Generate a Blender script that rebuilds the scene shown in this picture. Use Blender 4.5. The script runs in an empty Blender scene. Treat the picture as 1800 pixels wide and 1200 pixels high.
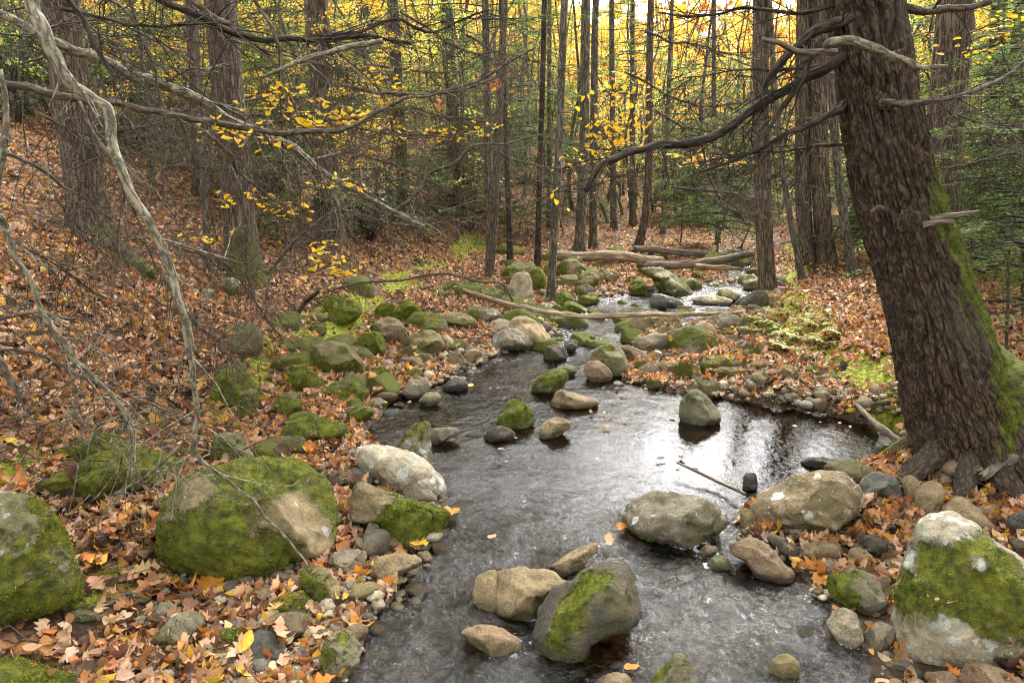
import bpy, bmesh, math, random
import numpy as np
from mathutils import Vector
from mathutils.bvhtree import BVHTree

random.seed(7)
RNG = np.random.default_rng(11)
SC = bpy.context.scene
COL = SC.collection
R = math.radians

# ------------------------------------------------------------------ noise
def _hash(ix, iy, iz, seed):
    h = (ix.astype(np.int64) * 374761393 + iy.astype(np.int64) * 668265263 + iz.astype(np.int64) * 2147483647 + seed * 1274126177) & 0xFFFFFFFF
    h = ((h ^ (h >> 13)) * 1274126177) & 0xFFFFFFFF
    h = ((h ^ (h >> 15)) * 2246822519) & 0xFFFFFFFF
    h = h ^ (h >> 16)
    return h.astype(np.float64) / 4294967295.0

def vnoise(P, seed=0):
    P = np.asarray(P, float)
    i = np.floor(P); f = P - i
    u = f * f * (3 - 2 * f)
    i = i.astype(np.int64)
    out = 0
    for dx in (0, 1):
        wx = u[:, 0] if dx else 1 - u[:, 0]
        for dy in (0, 1):
            wy = u[:, 1] if dy else 1 - u[:, 1]
            for dz in (0, 1):
                wz = u[:, 2] if dz else 1 - u[:, 2]
                out = out + wx * wy * wz * _hash(i[:, 0] + dx, i[:, 1] + dy, i[:, 2] + dz, seed)
    return out * 2 - 1

def fbm(P, octv=4, seed=0, gain=0.5):
    P = np.asarray(P, float)
    a, s, out = 1.0, 1.0, 0
    for k in range(octv):
        out = out + a * vnoise(P * s + k * 17.3, seed + k)
        a *= gain; s *= 2.03
    return out

def worley(P, seed=0):
    """F1, F2 and a random value per cell"""
    P = np.asarray(P, float); i = np.floor(P).astype(np.int64)
    f1 = np.full(len(P), 9.0); f2 = np.full(len(P), 9.0); idv = np.zeros(len(P))
    for dx in (-1, 0, 1):
        for dy in (-1, 0, 1):
            for dz in (-1, 0, 1):
                c = i + np.array([dx, dy, dz])
                q = np.stack([_hash(c[:, 0], c[:, 1], c[:, 2], seed + k) for k in range(3)], 1)
                d = np.linalg.norm(c + q - P, axis=1)
                r = _hash(c[:, 0], c[:, 1], c[:, 2], seed + 7)
                nf = d < f1
                f2 = np.where(nf, f1, np.minimum(f2, d)); idv = np.where(nf, r, idv); f1 = np.where(nf, d, f1)
    return f1, f2, idv

def fbm2(x, y, sc, octv=3, seed=0):
    x = np.asarray(x, float)
    sh = x.shape
    P = np.stack([x.ravel() * sc, np.asarray(y, float).ravel() * sc, np.zeros(x.size)], 1)
    return fbm(P, octv, seed).reshape(sh)

def sstep(a, b, x):
    t = np.clip((x - a) / (b - a), 0, 1)
    return t * t * (3 - 2 * t)

# ------------------------------------------------------------------ camera
CAMZ = 1.65
PITCH = R(11.8)
FPX = 1200.0
CP, SP = math.cos(PITCH), math.sin(PITCH)
CAM = np.array([0, 0, CAMZ])

def ray(px, py):
    a = (px - 900) / FPX; b = (600 - py) / FPX
    return np.array([a, CP + b * SP, -SP + b * CP])

def at(px, py, Y):
    d = ray(px, py)
    return CAM + d * (Y / d[1])

def zdepth(p):
    return p[1] * CP - (p[2] - CAMZ) * SP

# ------------------------------------------------------------------ terrain
WY = [-20, 3.2, 4.6, 7.2, 8.6, 9.6, 11.0, 12.5, 14.0, 18.0, 30.0, 45.0, 60, 80, 110, 160]
WZ = [0, 0.0, 0.03, 0.06, 0.13, 0.16, 0.26, 0.36, 0.46, 0.75, 1.5, 3.6, 8.5, 14.5, 22, 24]
def wlev(y):
    return np.interp(y, WY, WZ)

def on_water(px, py):
    d = ray(px, py)
    t = 0.3
    lo = hi = None
    prev = t
    while t < 60:
        p = CAM + d * t
        if p[2] < wlev(p[1]):
            lo, hi = prev, t
            break
        prev = t; t *= 1.02
    if lo is None:
        return CAM + d * 60
    for _ in range(30):
        m = (lo + hi) / 2
        p = CAM + d * m
        if p[2] < wlev(p[1]): hi = m
        else: lo = m
    return CAM + d * hi

LEFT_EDGE = [(560, 1290), (640, 1150), (665, 1080), (740, 1000), (785, 935), (785, 880), (700, 815), (640, 765), (690, 705), (745, 690), (805, 657), (850, 637), (885, 618), (950, 607), (975, 585), (985, 560), (965, 543), (1000, 530), (1075, 522), (1110, 517), (1225, 504), (1290, 497)]
RIGHT_EDGE = [(1585, 1290), (1505, 1160), (1450, 1060), (1400, 1010), (1300, 962), (1285, 930), (1330, 885), (1500, 838), (1600, 803), (1575, 757), (1450, 727), (1270, 702), (1180, 690), (1092, 668), (1095, 640), (1115, 605), (1150, 590), (1230, 580), (1262, 562), (1330, 543), (1342, 527), (1338, 512), (1335, 500)]
_le = np.array(sorted([tuple(on_water(*p)[1::-1]) for p in LEFT_EDGE]))
_re = np.array(sorted([tuple(on_water(*p)[1::-1]) for p in RIGHT_EDGE]))
YEND = 14.6
_le = np.vstack([[[-20, _le[0, 1] - 0.4]], _le, [[YEND + 1, 4.6], [YEND + 3, 5.4], [200, 6]]])
_re = np.vstack([[[-20, _re[0, 1] + 0.5]], _re, [[YEND + 1, 5.2], [YEND + 3, 5.4], [200, 6]]])
FOOT = np.array([(-20, -3.6), (0, -3.2), (2.5, -2.85), (3.6, -2.55), (4.2, -2.25), (5, -2.0), (7, -1.9), (10.6, -1.55), (14.6, -0.5), (18, 1.6), (24, 4.0), (40, 8), (200, 10)])
BANK = np.array([(-20, 3.6), (2.2, 3.4), (3.1, 3.0), (3.6, 2.55), (4.6, 2.62), (6.2, 2.72), (8.2, 3.0), (10, 3.9), (11.5, 4.6), (14, 5.6), (18, 7), (24, 7), (40, 8), (200, 10)])

def edges(y):
    return np.interp(y, _le[:, 0], _le[:, 1]), np.interp(y, _re[:, 0], _re[:, 1])

def H(x, y, rough=True):
    x = np.asarray(x, float); y = np.asarray(y, float)
    w = wlev(y)
    xl, xr = edges(y)
    xf = np.interp(y, FOOT[:, 0], FOOT[:, 1]); xf = np.minimum(xf, xl - 0.05)
    xb = np.interp(y, BANK[:, 0], BANK[:, 1]); xb = np.maximum(xb, xr + 0.05)
    near = 1 - sstep(15, 22, y)
    din = np.minimum(x - xl, xr - x)
    bed = -0.03 - 0.17 * sstep(0, 0.7, din)
    tl = np.clip((xl - x) / np.maximum(xl - xf, 0.05), 0, 1)
    left = 0.02 + 0.16 * tl
    d = np.maximum(xf - x, 0)
    left = left + 0.22 * d + 0.40 * 2.6 * (1 - np.exp(-d / 2.6))
    left = np.where(d > 9, left - 0.12 * (d - 9), left)
    tr = np.clip((x - xr) / np.maximum(xb - xr, 0.05), 0, 1)
    e = np.maximum(x - xb, 0)
    right = 0.02 + 0.12 * tr + 0.24 * sstep(0, 0.45, e) + 0.035 * e
    right = np.where(e > 12, right + 0.10 * (e - 12), right)
    z = np.where(din > 0, bed * near + 0.05 * (1 - near), np.where(x < (xl + xr) / 2, left, right)) + w
    if rough:
        slope = sstep(-0.05, 0.35, -din)
        z = z + (0.030 + 0.05 * slope) * fbm2(x, y, 0.9, 3, 3) * slope + 0.014 * fbm2(x, y, 5.0, 3, 9) + 0.35 * sstep(14, 50, y) * fbm2(x, y, 0.18, 2, 5)
    return z

def h1(x, y):
    return float(H(np.array([x]), np.array([y]))[0])

def on_ground(px, py, tmax=90, water=False):
    d = ray(px, py)
    ts = 0.6 * 1.012 ** np.arange(0, 440)
    ts = ts[ts < tmax]
    P = CAM[None] + d[None] * ts[:, None]
    l_e, r_e = edges(P[:, 1])
    top = H(P[:, 0], P[:, 1])
    if water: top = np.where((P[:, 0] > l_e) & (P[:, 0] < r_e), np.maximum(top, wlev(P[:, 1])), top)
    below = P[:, 2] < top
    k = int(np.argmax(below)) if below.any() else -1
    if k <= 0:
        return CAM + d * tmax
    lo, hi = ts[k - 1], ts[k]
    for _ in range(12):
        m = (lo + hi) / 2
        p = CAM + d * m
        e_ = edges(p[1])
        if p[2] < h1(p[0], p[1]) or (water and e_[0] < p[0] < e_[1] and p[2] < wlev(p[1])): hi = m
        else: lo = m
    return CAM + d * hi

# ------------------------------------------------------------------ mesh building
BARKS = set()

class MB:
    def __init__(self):
        self.V = []; self.L = []; self.C = []; self.A = {}; self.n = 0; self.extra = None
    def add(self, V, *faces, **attrs):
        V = np.asarray(V, float)
        for F in faces:
            F = np.asarray(F, np.int64)
            if F.size == 0: continue
            self.L.append((F + self.n).ravel())
            self.C.append(np.full(len(F), F.shape[1], np.int64))
        self.V.append(V)
        for k, v in attrs.items():
            v = np.asarray(v, float)
            if v.ndim == 0: v = np.full(len(V), float(v))
            elif v.ndim == 1 and len(v) == 3 and k == 'col': v = np.tile(v, (len(V), 1))
            self.A.setdefault(k, []).append((self.n, v))
        self.n += len(V)
    def mesh(self, name, mat=None, smooth=True):
        me = bpy.data.meshes.new(name)
        V = np.concatenate(self.V) if self.V else np.zeros((0, 3))
        L = np.concatenate(self.L); C = np.concatenate(self.C)
        me.vertices.add(len(V)); me.vertices.foreach_set('co', V.astype(np.float32).ravel())
        me.loops.add(len(L)); me.loops.foreach_set('vertex_index', L.astype(np.int32))
        me.polygons.add(len(C))
        st = np.concatenate([[0], np.cumsum(C)[:-1]])
        me.polygons.foreach_set('loop_start', st.astype(np.int32))
        try: me.polygons.foreach_set('loop_total', C.astype(np.int32))
        except Exception: pass
        me.polygons.foreach_set('use_smooth', np.full(len(C), smooth))
        for k, parts in self.A.items():
            if k == 'bc': continue
            if k == 'col':
                arr = np.zeros((len(V), 4), np.float32); arr[:, 3] = 1
                for o, v in parts: arr[o:o + len(v), :3] = v
                a = me.attributes.new('col', 'FLOAT_COLOR', 'POINT'); a.data.foreach_set('color', arr.ravel())
            else:
                arr = np.zeros(len(V), np.float32)
                for o, v in parts: arr[o:o + len(v)] = v
                a = me.attributes.new(k, 'FLOAT', 'POINT'); a.data.foreach_set('value', arr)
        if mat is not None and (mat in BARKS or 'bc' in self.A):
            arr = V.astype(np.float32).copy()
            for o, v in self.A.get('bc', []): arr[o:o + len(v)] = v
            a = me.attributes.new('bc', 'FLOAT_VECTOR', 'POINT'); a.data.foreach_set('vector', arr.ravel())
        me.update(calc_edges=True)
        if mat: me.materials.append(mat)
        if self.extra:
            me.materials.append(self.extra[1])
            mi = np.zeros(len(C), np.int32); mi[self.extra[0]:] = 1
            me.polygons.foreach_set('material_index', mi)
        return me
    def join(self, other, mat2):
        """append another builder's faces with a second material"""
        nf = sum(len(c) for c in self.C)
        for L in other.L: self.L.append(L + self.n)
        self.C += other.C; self.V += other.V
        for k, parts in other.A.items():
            for o, v in parts: self.A.setdefault(k, []).append((o + self.n, v))
        self.n += other.n; self.extra = (nf, mat2)
        return self
    def build(self, name, mat, parent=None, loc=None, smooth=True):
        """one mesh object; vertices are in world (or parent) space, loc shifts the origin without moving them"""
        if loc is not None:
            loc = np.asarray(loc, float)
            self.V = [v - loc for v in self.V]
        o = bpy.data.objects.new(name, self.mesh(name, mat, smooth))
        if loc is not None: o.location = loc
        COL.objects.link(o)
        if parent is not None: o.parent = parent
        return o

def tag(o, label=None, cat=None, group=None, kind=None):
    if label: o['label'] = label
    if cat: o['category'] = cat
    if group: o['group'] = group
    if kind: o['kind'] = kind
    return o

def empty(name, loc, label, cat, group=None):
    o = bpy.data.objects.new(name, None)
    o.location = loc; o.empty_display_size = 0.1
    COL.objects.link(o)
    return tag(o, label, cat, group)

def spline(P, n):
    """Catmull-Rom through the rows of P, n samples (any number of columns)"""
    P = np.asarray(P, float)
    if len(P) == 2: return P[0] + (P[1] - P[0]) * np.linspace(0, 1, n)[:, None]
    Q = np.vstack([2 * P[0] - P[1], P, 2 * P[-1] - P[-2]])
    seg = np.linalg.norm(np.diff(P[:, :3], axis=0), axis=1)
    s = np.concatenate([[0], np.cumsum(seg)]); s /= s[-1]
    t = np.linspace(0, 1, n)
    k = np.clip(np.searchsorted(s, t, 'right') - 1, 0, len(P) - 2)
    u = ((t - s[k]) / np.maximum(s[k + 1] - s[k], 1e-9))[:, None]
    a, b, c, d = Q[k], Q[k + 1], Q[k + 2], Q[k + 3]
    return 0.5 * (2 * b + (c - a) * u + (2 * a - 5 * b + 4 * c - d) * u ** 2 + (3 * b - a - 3 * c + d) * u ** 3)

def frames(P):
    T = np.gradient(P, axis=0)
    T /= np.linalg.norm(T, axis=1)[:, None] + 1e-12
    ref = np.array([0.0, 0, 1]) if abs(T[0][2]) < 0.85 else np.array([0.0, 1, 0])
    N = np.zeros_like(P)
    n = ref - T[0] * ref.dot(T[0]); n /= np.linalg.norm(n)
    N[0] = n
    for i in range(1, len(P)):
        n = N[i - 1] - T[i] * N[i - 1].dot(T[i])
        N[i] = n / (np.linalg.norm(n) + 1e-12)
    return T, N, np.cross(T, N)

def tube(P, r, sides=6, cap=True):
    P = np.asarray(P, float); r = np.broadcast_to(np.asarray(r, float), (len(P),))
    T, N, B = frames(P)
    a = np.arange(sides) * 2 * math.pi / sides
    V = P[:, None] + r[:, None, None] * (np.cos(a)[None, :, None] * N[:, None] + np.sin(a)[None, :, None] * B[:, None])
    n = len(P)
    i = np.arange(n - 1)[:, None] * sides; j = np.arange(sides)[None]; j2 = (j + 1) % sides
    F = np.stack([i + j, i + j2, i + sides + j2, i + sides + j], -1).reshape(-1, 4)
    V = V.reshape(-1, 3)
    if cap:
        k = len(V)
        V = np.vstack([V, P[0], P[-1]])
        T0 = np.stack([np.full(sides, k), (np.arange(sides) + 1) % sides, np.arange(sides)], -1)
        b = (n - 1) * sides
        T1 = np.stack([np.full(sides, k + 1), b + np.arange(sides), b + (np.arange(sides) + 1) % sides], -1)
        return V, F, np.vstack([T0, T1])
    return V, F, np.zeros((0, 3), int)

def lowtubes(mb, P0, P1, P2, r0, r2, **attrs):
    """many three-sided two-segment twigs at once; P* are (n,3)"""
    n = len(P0)
    if n == 0: return
    D = P2 - P0; D /= np.linalg.norm(D, axis=1)[:, None] + 1e-9
    ref = np.where(np.abs(D[:, 2:3]) < 0.8, np.array([[0, 0, 1.0]]), np.array([[1.0, 0, 0]]))
    A = np.cross(D, ref); A /= np.linalg.norm(A, axis=1)[:, None] + 1e-9
    B = np.cross(D, A)
    V = []
    for P, rr in ((P0, r0), (P1, (r0 + r2) / 2), (P2, r2)):
        for k in range(3):
            an = k * 2 * math.pi / 3
            V.append(P + np.reshape(rr, (-1, 1)) * (math.cos(an) * A + math.sin(an) * B))
    V = np.stack(V, 1)
    f = []
    for s in (0, 3):
        for k in range(3):
            f.append((s + k, s + (k + 1) % 3, s + 3 + (k + 1) % 3, s + 3 + k))
    F = (np.arange(n) * 9)[:, None, None] + np.array(f)[None]
    at_ = {}
    for k, v in attrs.items():
        v = np.asarray(v, float)
        at_[k] = np.repeat(v, 9, 0) if v.ndim == 2 else v
    mb.add(V.reshape(-1, 3), F.reshape(-1, 4), **at_)

def basis(N, yaw):
    """columns X,Y,Z of frames whose Z is N (n,3), spun by yaw"""
    N = N / (np.linalg.norm(N, axis=1)[:, None] + 1e-9)
    ref = np.where(np.abs(N[:, 2:3]) < 0.9, np.array([[0, 0, 1.0]]), np.array([[1.0, 0, 0]]))
    X = np.cross(ref, N); X /= np.linalg.norm(X, axis=1)[:, None] + 1e-9
    Y = np.cross(N, X)
    c, s = np.cos(yaw)[:, None], np.sin(yaw)[:, None]
    return X * c + Y * s, -X * s + Y * c, N

# leaf templates: vertices in a plane (length about 1 along y), faces
def strip_leaf(ts, ws):
    n = len(ts)
    V = np.zeros((n * 3, 3))
    for i, (t, w) in enumerate(zip(ts, ws)):
        V[i * 3] = (-w, t - 0.5, 0); V[i * 3 + 1] = (0, t - 0.5, 0); V[i * 3 + 2] = (w, t - 0.5, 0)
    F = []
    for i in range(n - 1):
        F += [(i * 3, i * 3 + 1, i * 3 + 4, i * 3 + 3), (i * 3 + 1, i * 3 + 2, i * 3 + 5, i * 3 + 4)]
    return V, np.array(F)

def maple_leaf():
    pts = [(0, -.5), (.16, -.42), (.30, -.44), (.27, -.30), (.46, -.20), (.38, -.08), (.52, .10), (.34, .10), (.30, .20), (.20, .12), (.20, .30), (.11, .32), (0, .52)]
    full = pts + [(-x, y) for x, y in pts[-2:0:-1]]
    V = np.array([(0, -.08, 0)] + [(x, y, 0) for x, y in full])
    m = len(full)
    F = np.array([(0, 1 + k, 1 + (k + 1) % m) for k in range(m)])
    return V, F

LEAF_OAK = strip_leaf([0, .12, .24, .33, .44, .53, .64, .73, .85, 1.0], [.015, .10, .20, .10, .30, .13, .33, .16, .20, .02])
LEAF_BEECH = strip_leaf([0, .12, .35, .6, .85, 1.0], [.01, .15, .27, .28, .14, .01])
LEAF_MAPLE = maple_leaf()
LEAF_FAR = strip_leaf([0, .4, 1.0], [.06, .36, .05])
def LEAF_DIAMOND(w):
    return np.array([(0, -.5, 0), (w, -.05, 0), (0, .5, 0), (-w, -.05, 0)]), np.array([(0, 1, 2, 3)])

def scatter_leaves(mb, tpl, P, N, size, yaw, curl, cup, col):
    V0, F0 = tpl
    n = len(P); k = len(V0)
    if n == 0: return
    X, Y, Z = basis(N, yaw)
    s = size[:, None]
    asp = 1 + 0.42 * (np.sin(yaw * 37.7) * .5)[:, None]
    vx = V0[None, :, 0] * s * asp; vy = V0[None, :, 1] * s
    vz = s * (curl[:, None] * (V0[None, :, 1] ** 2 * 1.6 - 0.12) + cup[:, None] * V0[None, :, 0] ** 2 * 3.0) + s * 0.10 * np.sin(V0[None, :, 0] * 9 + yaw[:, None] * 5) * np.sin(V0[None, :, 1] * 7 + yaw[:, None] * 3)
    W = P[:, None] + vx[..., None] * X[:, None] + vy[..., None] * Y[:, None] + vz[..., None] * Z[:, None]
    F = (np.arange(n) * k)[:, None, None] + F0[None]
    mb.add(W.reshape(-1, 3), F.reshape(-1, F0.shape[1]), col=np.repeat(col, k, 0))

def palette(n, cols, w, rng=RNG, jit=0.22):
    w = np.array(w, float); w /= w.sum()
    c = np.array(cols)[rng.choice(len(cols), n, p=w)]
    c = c * (1 + jit * rng.standard_normal((n, 1))) * (1 + 0.06 * rng.standard_normal((n, 3)))
    return np.clip(c, 0.012, 0.95)

MOSS_C = [(.10, .13, .014), (.20, .22, .020), (.30, .31, .026), (.15, .12, .03)]
def moss_tufts(V, N, m, area, seed, per_m2=26000, ln=(.005, .013), cols=MOSS_C, cap=16000):
    """short upright blades that give a moss cover its fuzzy surface"""
    rng = np.random.default_rng(seed); b = MB()
    idx = np.where(m > .10)[0]
    if len(idx) < 30: return None
    n = int(min(cap, per_m2 * area * len(idx) / len(V)))
    if n < 20: return None
    k = idx[rng.integers(0, len(idx), n)]
    sp = math.sqrt(area / len(V))
    P = V[k] + rng.normal(size=(n, 3)) * sp * .55
    P = P - N[k] * ((P - V[k]) * N[k]).sum(1)[:, None] - N[k] * .002
    D = N[k] + rng.normal(size=(n, 3)) * .55; D /= np.linalg.norm(D, axis=1)[:, None]
    W = np.cross(D, rng.normal(size=(n, 3))); W /= np.linalg.norm(W, axis=1)[:, None] + 1e-9
    L = rng.uniform(*ln, n)[:, None]; wd = L * .20
    Q = np.stack([P - W * wd * .6, P + W * wd * .6, P + D * L * .6 + W * wd, P + D * L], 1).reshape(-1, 3)
    F = (np.arange(n) * 4)[:, None] + np.arange(4)[None]
    tone = np.repeat(np.clip(1 + .45 * vnoise(P * 9, seed)[:, None], .4, 1.6), 4, 0)
    b.add(Q, F, col=np.repeat(palette(n, cols, [2, 3, 2, 1], rng, .2), 4, 0) * tone)
    return b
EXPOSURE = 3.15
DENOISE = True
# ------------------------------------------------------------------ materials
class NT:
    def __init__(self, name):
        self.m = bpy.data.materials.new(name); self.m.use_nodes = True
        self.t = self.m.node_tree; self.t.nodes.clear()
        self.out = self.n('ShaderNodeOutputMaterial')
    def n(self, typ, **kw):
        nd = self.t.nodes.new(typ)
        for k, v in kw.items(): setattr(nd, k, v)
        return nd
    def l(self, a, b): self.t.links.new(a, b)
    def put(self, sock, v):
        if hasattr(v, 'is_output'): self.l(v, sock)
        elif v is not None:
            if isinstance(v, tuple) and len(v) == 3 and sock.type == 'RGBA': v = v + (1,)
            sock.default_value = v
    def attr(self, name, out='Fac'):
        return self.n('ShaderNodeAttribute', attribute_name=name).outputs[out]
    def coord(self, scale=(1, 1, 1), rnd=True, which='Object'):
        c = self.n('ShaderNodeTexCoord').outputs[which]
        mp = self.n('ShaderNodeMapping')
        self.l(c, mp.inputs['Vector'])
        mp.inputs['Scale'].default_value = scale
        if rnd:
            oi = self.n('ShaderNodeObjectInfo')
            m = self.math('MULTIPLY', oi.outputs['Random'], 60.0)
            cmb = self.n('ShaderNodeCombineXYZ')
            self.l(m, cmb.inputs[0]); self.l(m, cmb.inputs[2])
            self.l(cmb.outputs[0], mp.inputs['Location'])
        return mp.outputs[0]
    def noise(self, vec, scale, detail=4, rough=0.55, out='Fac', dist=0.0):
        nd = self.n('ShaderNodeTexNoise')
        self.l(vec, nd.inputs['Vector'])
        nd.inputs['Scale'].default_value = scale; nd.inputs['Detail'].default_value = detail
        nd.inputs['Roughness'].default_value = rough; nd.inputs['Distortion'].default_value = dist
        return nd.outputs[out]
    def voro(self, vec, scale, feature='F1', out='Distance', rand=1.0):
        nd = self.n('ShaderNodeTexVoronoi', feature=feature)
        self.l(vec, nd.inputs['Vector']); nd.inputs['Scale'].default_value = scale
        nd.inputs['Randomness'].default_value = rand
        return nd.outputs[out]
    def math(self, op, a, b=None, c=None, clamp=False):
        nd = self.n('ShaderNodeMath', operation=op, use_clamp=clamp)
        for i, v in enumerate((a, b, c)):
            if v is not None: self.put(nd.inputs[i], v)
        return nd.outputs[0]
    def ramp(self, fac, stops, interp='LINEAR'):
        nd = self.n('ShaderNodeValToRGB'); cr = nd.color_ramp; cr.interpolation = interp
        while len(cr.elements) < len(stops): cr.elements.new(0.5)
        for e, (p, c) in zip(cr.elements, stops):
            e.position = p
            e.color = (c, c, c, 1) if not isinstance(c, tuple) else c + (1,)
        self.l(fac, nd.inputs[0])
        return nd.outputs[0]
    def smooth(self, x, a, b):
        nd = self.n('ShaderNodeMapRange', interpolation_type='SMOOTHSTEP')
        self.put(nd.inputs['Value'], x)
        nd.inputs['From Min'].default_value = a; nd.inputs['From Max'].default_value = b
        return nd.outputs[0]
    def mix(self, fac, a, b, blend='MIX'):
        nd = self.n('ShaderNodeMix', data_type='RGBA', blend_type=blend)
        self.put(nd.inputs[0], fac); self.put(nd.inputs[6], a); self.put(nd.inputs[7], b)
        return nd.outputs[2]
    def bump(self, h, dist, strength=1.0, normal=None):
        nd = self.n('ShaderNodeBump')
        self.l(h, nd.inputs['Height']); nd.inputs['Distance'].default_value = dist; nd.inputs['Strength'].default_value = strength
        if normal is not None: self.l(normal, nd.inputs['Normal'])
        return nd.outputs[0]
    def principled(self, col, rough=0.8, normal=None, spec=0.3):
        p = self.n('ShaderNodeBsdfPrincipled')
        self.put(p.inputs['Base Color'], col); self.put(p.inputs['Roughness'], rough)
        self.put(p.inputs['Specular IOR Level'], spec)
        if normal is not None: self.l(normal, p.inputs['Normal'])
        return p.outputs[0]
    def done(self, sh):
        self.l(sh, self.out.inputs['Surface']); return self.m

MOSS_A, MOSS_B = (0.080, 0.105, 0.012), (0.31, 0.325, 0.026)

def moss_layers(t, vec, mossval, ca=None, cb=None):
    """mask and colour of a moss cover whose edge is broken up by noise"""
    n1 = t.noise(vec, 9, 5, 0.65); n2 = t.noise(vec, 60, 3, 0.7)
    v = t.math('ADD', mossval, t.math('MULTIPLY', t.math('SUBTRACT', n1, 0.5), 1.3))
    v = t.math('ADD', v, t.math('MULTIPLY', t.math('SUBTRACT', n2, 0.5), 0.7))
    mask = t.smooth(v, -0.08, 0.16)
    nc = t.noise(vec, 22, 4, 0.7)
    col = t.mix(t.smooth(nc, 0.32, 0.68), ca or MOSS_A, cb or MOSS_B)
    dead = t.noise(vec, 7, 3, 0.6)
    col = t.mix(t.math('MULTIPLY', t.smooth(dead, 0.55, 0.75), 0.55), col, (0.13, 0.085, 0.03))
    fuzz = t.noise(vec, 190, 2, 0.7)
    return mask, col, fuzz

def rock_material():
    t = NT('weathered_stone')
    vec = t.coord()
    base = t.attr('col', 'Color')
    big = t.noise(vec, 3.5, 5, 0.6); fine = t.noise(vec, 70, 4, 0.75); mid = t.noise(vec, 14, 4, 0.6)
    v = t.math('ADD', t.math('MULTIPLY', big, 1.1), t.math('MULTIPLY', mid, 0.6))
    grain = t.noise(vec, 170, 2, 0.8)
    v = t.math('ADD', v, t.math('MULTIPLY', fine, 0.85))
    v = t.math('ADD', v, t.math('MULTIPLY', grain, 0.55))
    v = t.smooth(v, 1.10, 1.98)
    c = t.mix(v, t.mix(1.0, base, (0.42, 0.40, 0.37), 'MULTIPLY'), t.mix(1.0, base, (1.55, 1.5, 1.4), 'MULTIPLY'))
    # rusty and tan staining
    st = t.noise(vec, 5.0, 4, 0.6, dist=0.6)
    c = t.mix(t.math('MULTIPLY', t.smooth(st, 0.53, 0.72), 0.45), c, (0.22, 0.15, 0.07))
    # dark algae
    al = t.noise(vec, 8.0, 5, 0.7)
    c = t.mix(t.math('MULTIPLY', t.smooth(al, 0.58, 0.7), 0.5), c, (0.045, 0.05, 0.03))
    # lichen spots
    wv = t.n('ShaderNodeVectorMath', operation='ADD')
    t.l(vec, wv.inputs[0])
    wn = t.n('ShaderNodeVectorMath', operation='SCALE'); t.l(t.noise(vec, 25, 3, 0.6, 'Color'), wn.inputs[0]); wn.inputs['Scale'].default_value = 0.045
    t.l(wn.outputs[0], wv.inputs[1])
    li = t.attr('lichen')
    d1 = t.voro(wv.outputs[0], 11); sp = t.n('ShaderNodeSeparateColor'); t.l(t.voro(wv.outputs[0], 11, out='Color'), sp.inputs[0])
    rad = t.math('MULTIPLY', t.math('SUBTRACT', t.math('ADD', sp.outputs[0], t.math('MULTIPLY', li, 0.9)), 0.88), 0.62)
    ln = t.noise(vec, 2.2, 3, 0.5)
    rad = t.math('MULTIPLY', rad, t.smooth(ln, 0.30, 0.48))
    lm = t.math('MULTIPLY', t.smooth(t.math('SUBTRACT', rad, d1), -0.01, 0.03), t.smooth(fine, 0.28, 0.5))
    crust = t.math('MULTIPLY', t.smooth(t.math('ADD', t.noise(vec, 16, 6, 0.75), t.math('MULTIPLY', li, 0.16)), 0.62, 0.72), t.math('MULTIPLY', li, 0.9), clamp=True)
    c = t.mix(crust, c, (0.40, 0.38, 0.29))
    d2 = t.voro(wv.outputs[0], 27); s2 = t.n('ShaderNodeSeparateColor'); t.l(t.voro(wv.outputs[0], 27, out='Color'), s2.inputs[0])
    rad2 = t.math('MULTIPLY', t.math('MULTIPLY', t.math('SUBTRACT', t.math('ADD', s2.outputs[1], t.math('MULTIPLY', li, 0.8)), 0.98), 0.6), t.smooth(t.noise(vec, 3.3, 3, 0.5), 0.34, 0.52))
    lm = t.math('MAXIMUM', lm, t.smooth(t.math('SUBTRACT', rad2, d2), -0.01, 0.05))
    c = t.mix(lm, c, (0.56, 0.57, 0.50))
    wet = t.attr('wet')
    wetm = t.smooth(t.math('ADD', wet, t.math('MULTIPLY', t.math('SUBTRACT', mid, 0.5), 0.5)), 0.3, 0.65)
    c = t.mix(t.math('MULTIPLY', wetm, 0.72), c, t.mix(1.0, c, (0.24, 0.24, 0.22), 'MULTIPLY'))
    mask, mc, fuzz = moss_layers(t, vec, t.attr('moss'))
    mask = t.math('MULTIPLY', mask, t.math('SUBTRACT', 1.0, t.math('MULTIPLY', wetm, 0.85)))
    film = t.smooth(t.math('ADD', t.attr('moss'), t.math('MULTIPLY', t.math('SUBTRACT', t.noise(vec, 5, 6, 0.75), 0.5), 1.8)), -0.75, -0.05)
    c = t.mix(t.math('MULTIPLY', film, 0.62), c, t.mix(fine, (0.06, 0.062, 0.02), (0.17, 0.15, 0.05)))
    c = t.mix(mask, c, mc)
    hgt = t.math('ADD', t.math('MULTIPLY', mid, 0.8), t.math('MULTIPLY', fine, 0.6))
    hgt = t.math('ADD', hgt, t.math('MULTIPLY', mask, t.math('ADD', 0.4, t.math('MULTIPLY', fuzz, 2.2))))
    nrm = t.bump(hgt, 0.026, 1.0)
    rough = t.math('SUBTRACT', 0.88, t.math('MULTIPLY', wetm, 0.62))
    return t.done(t.principled(c, rough, nrm, 0.35))

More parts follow.
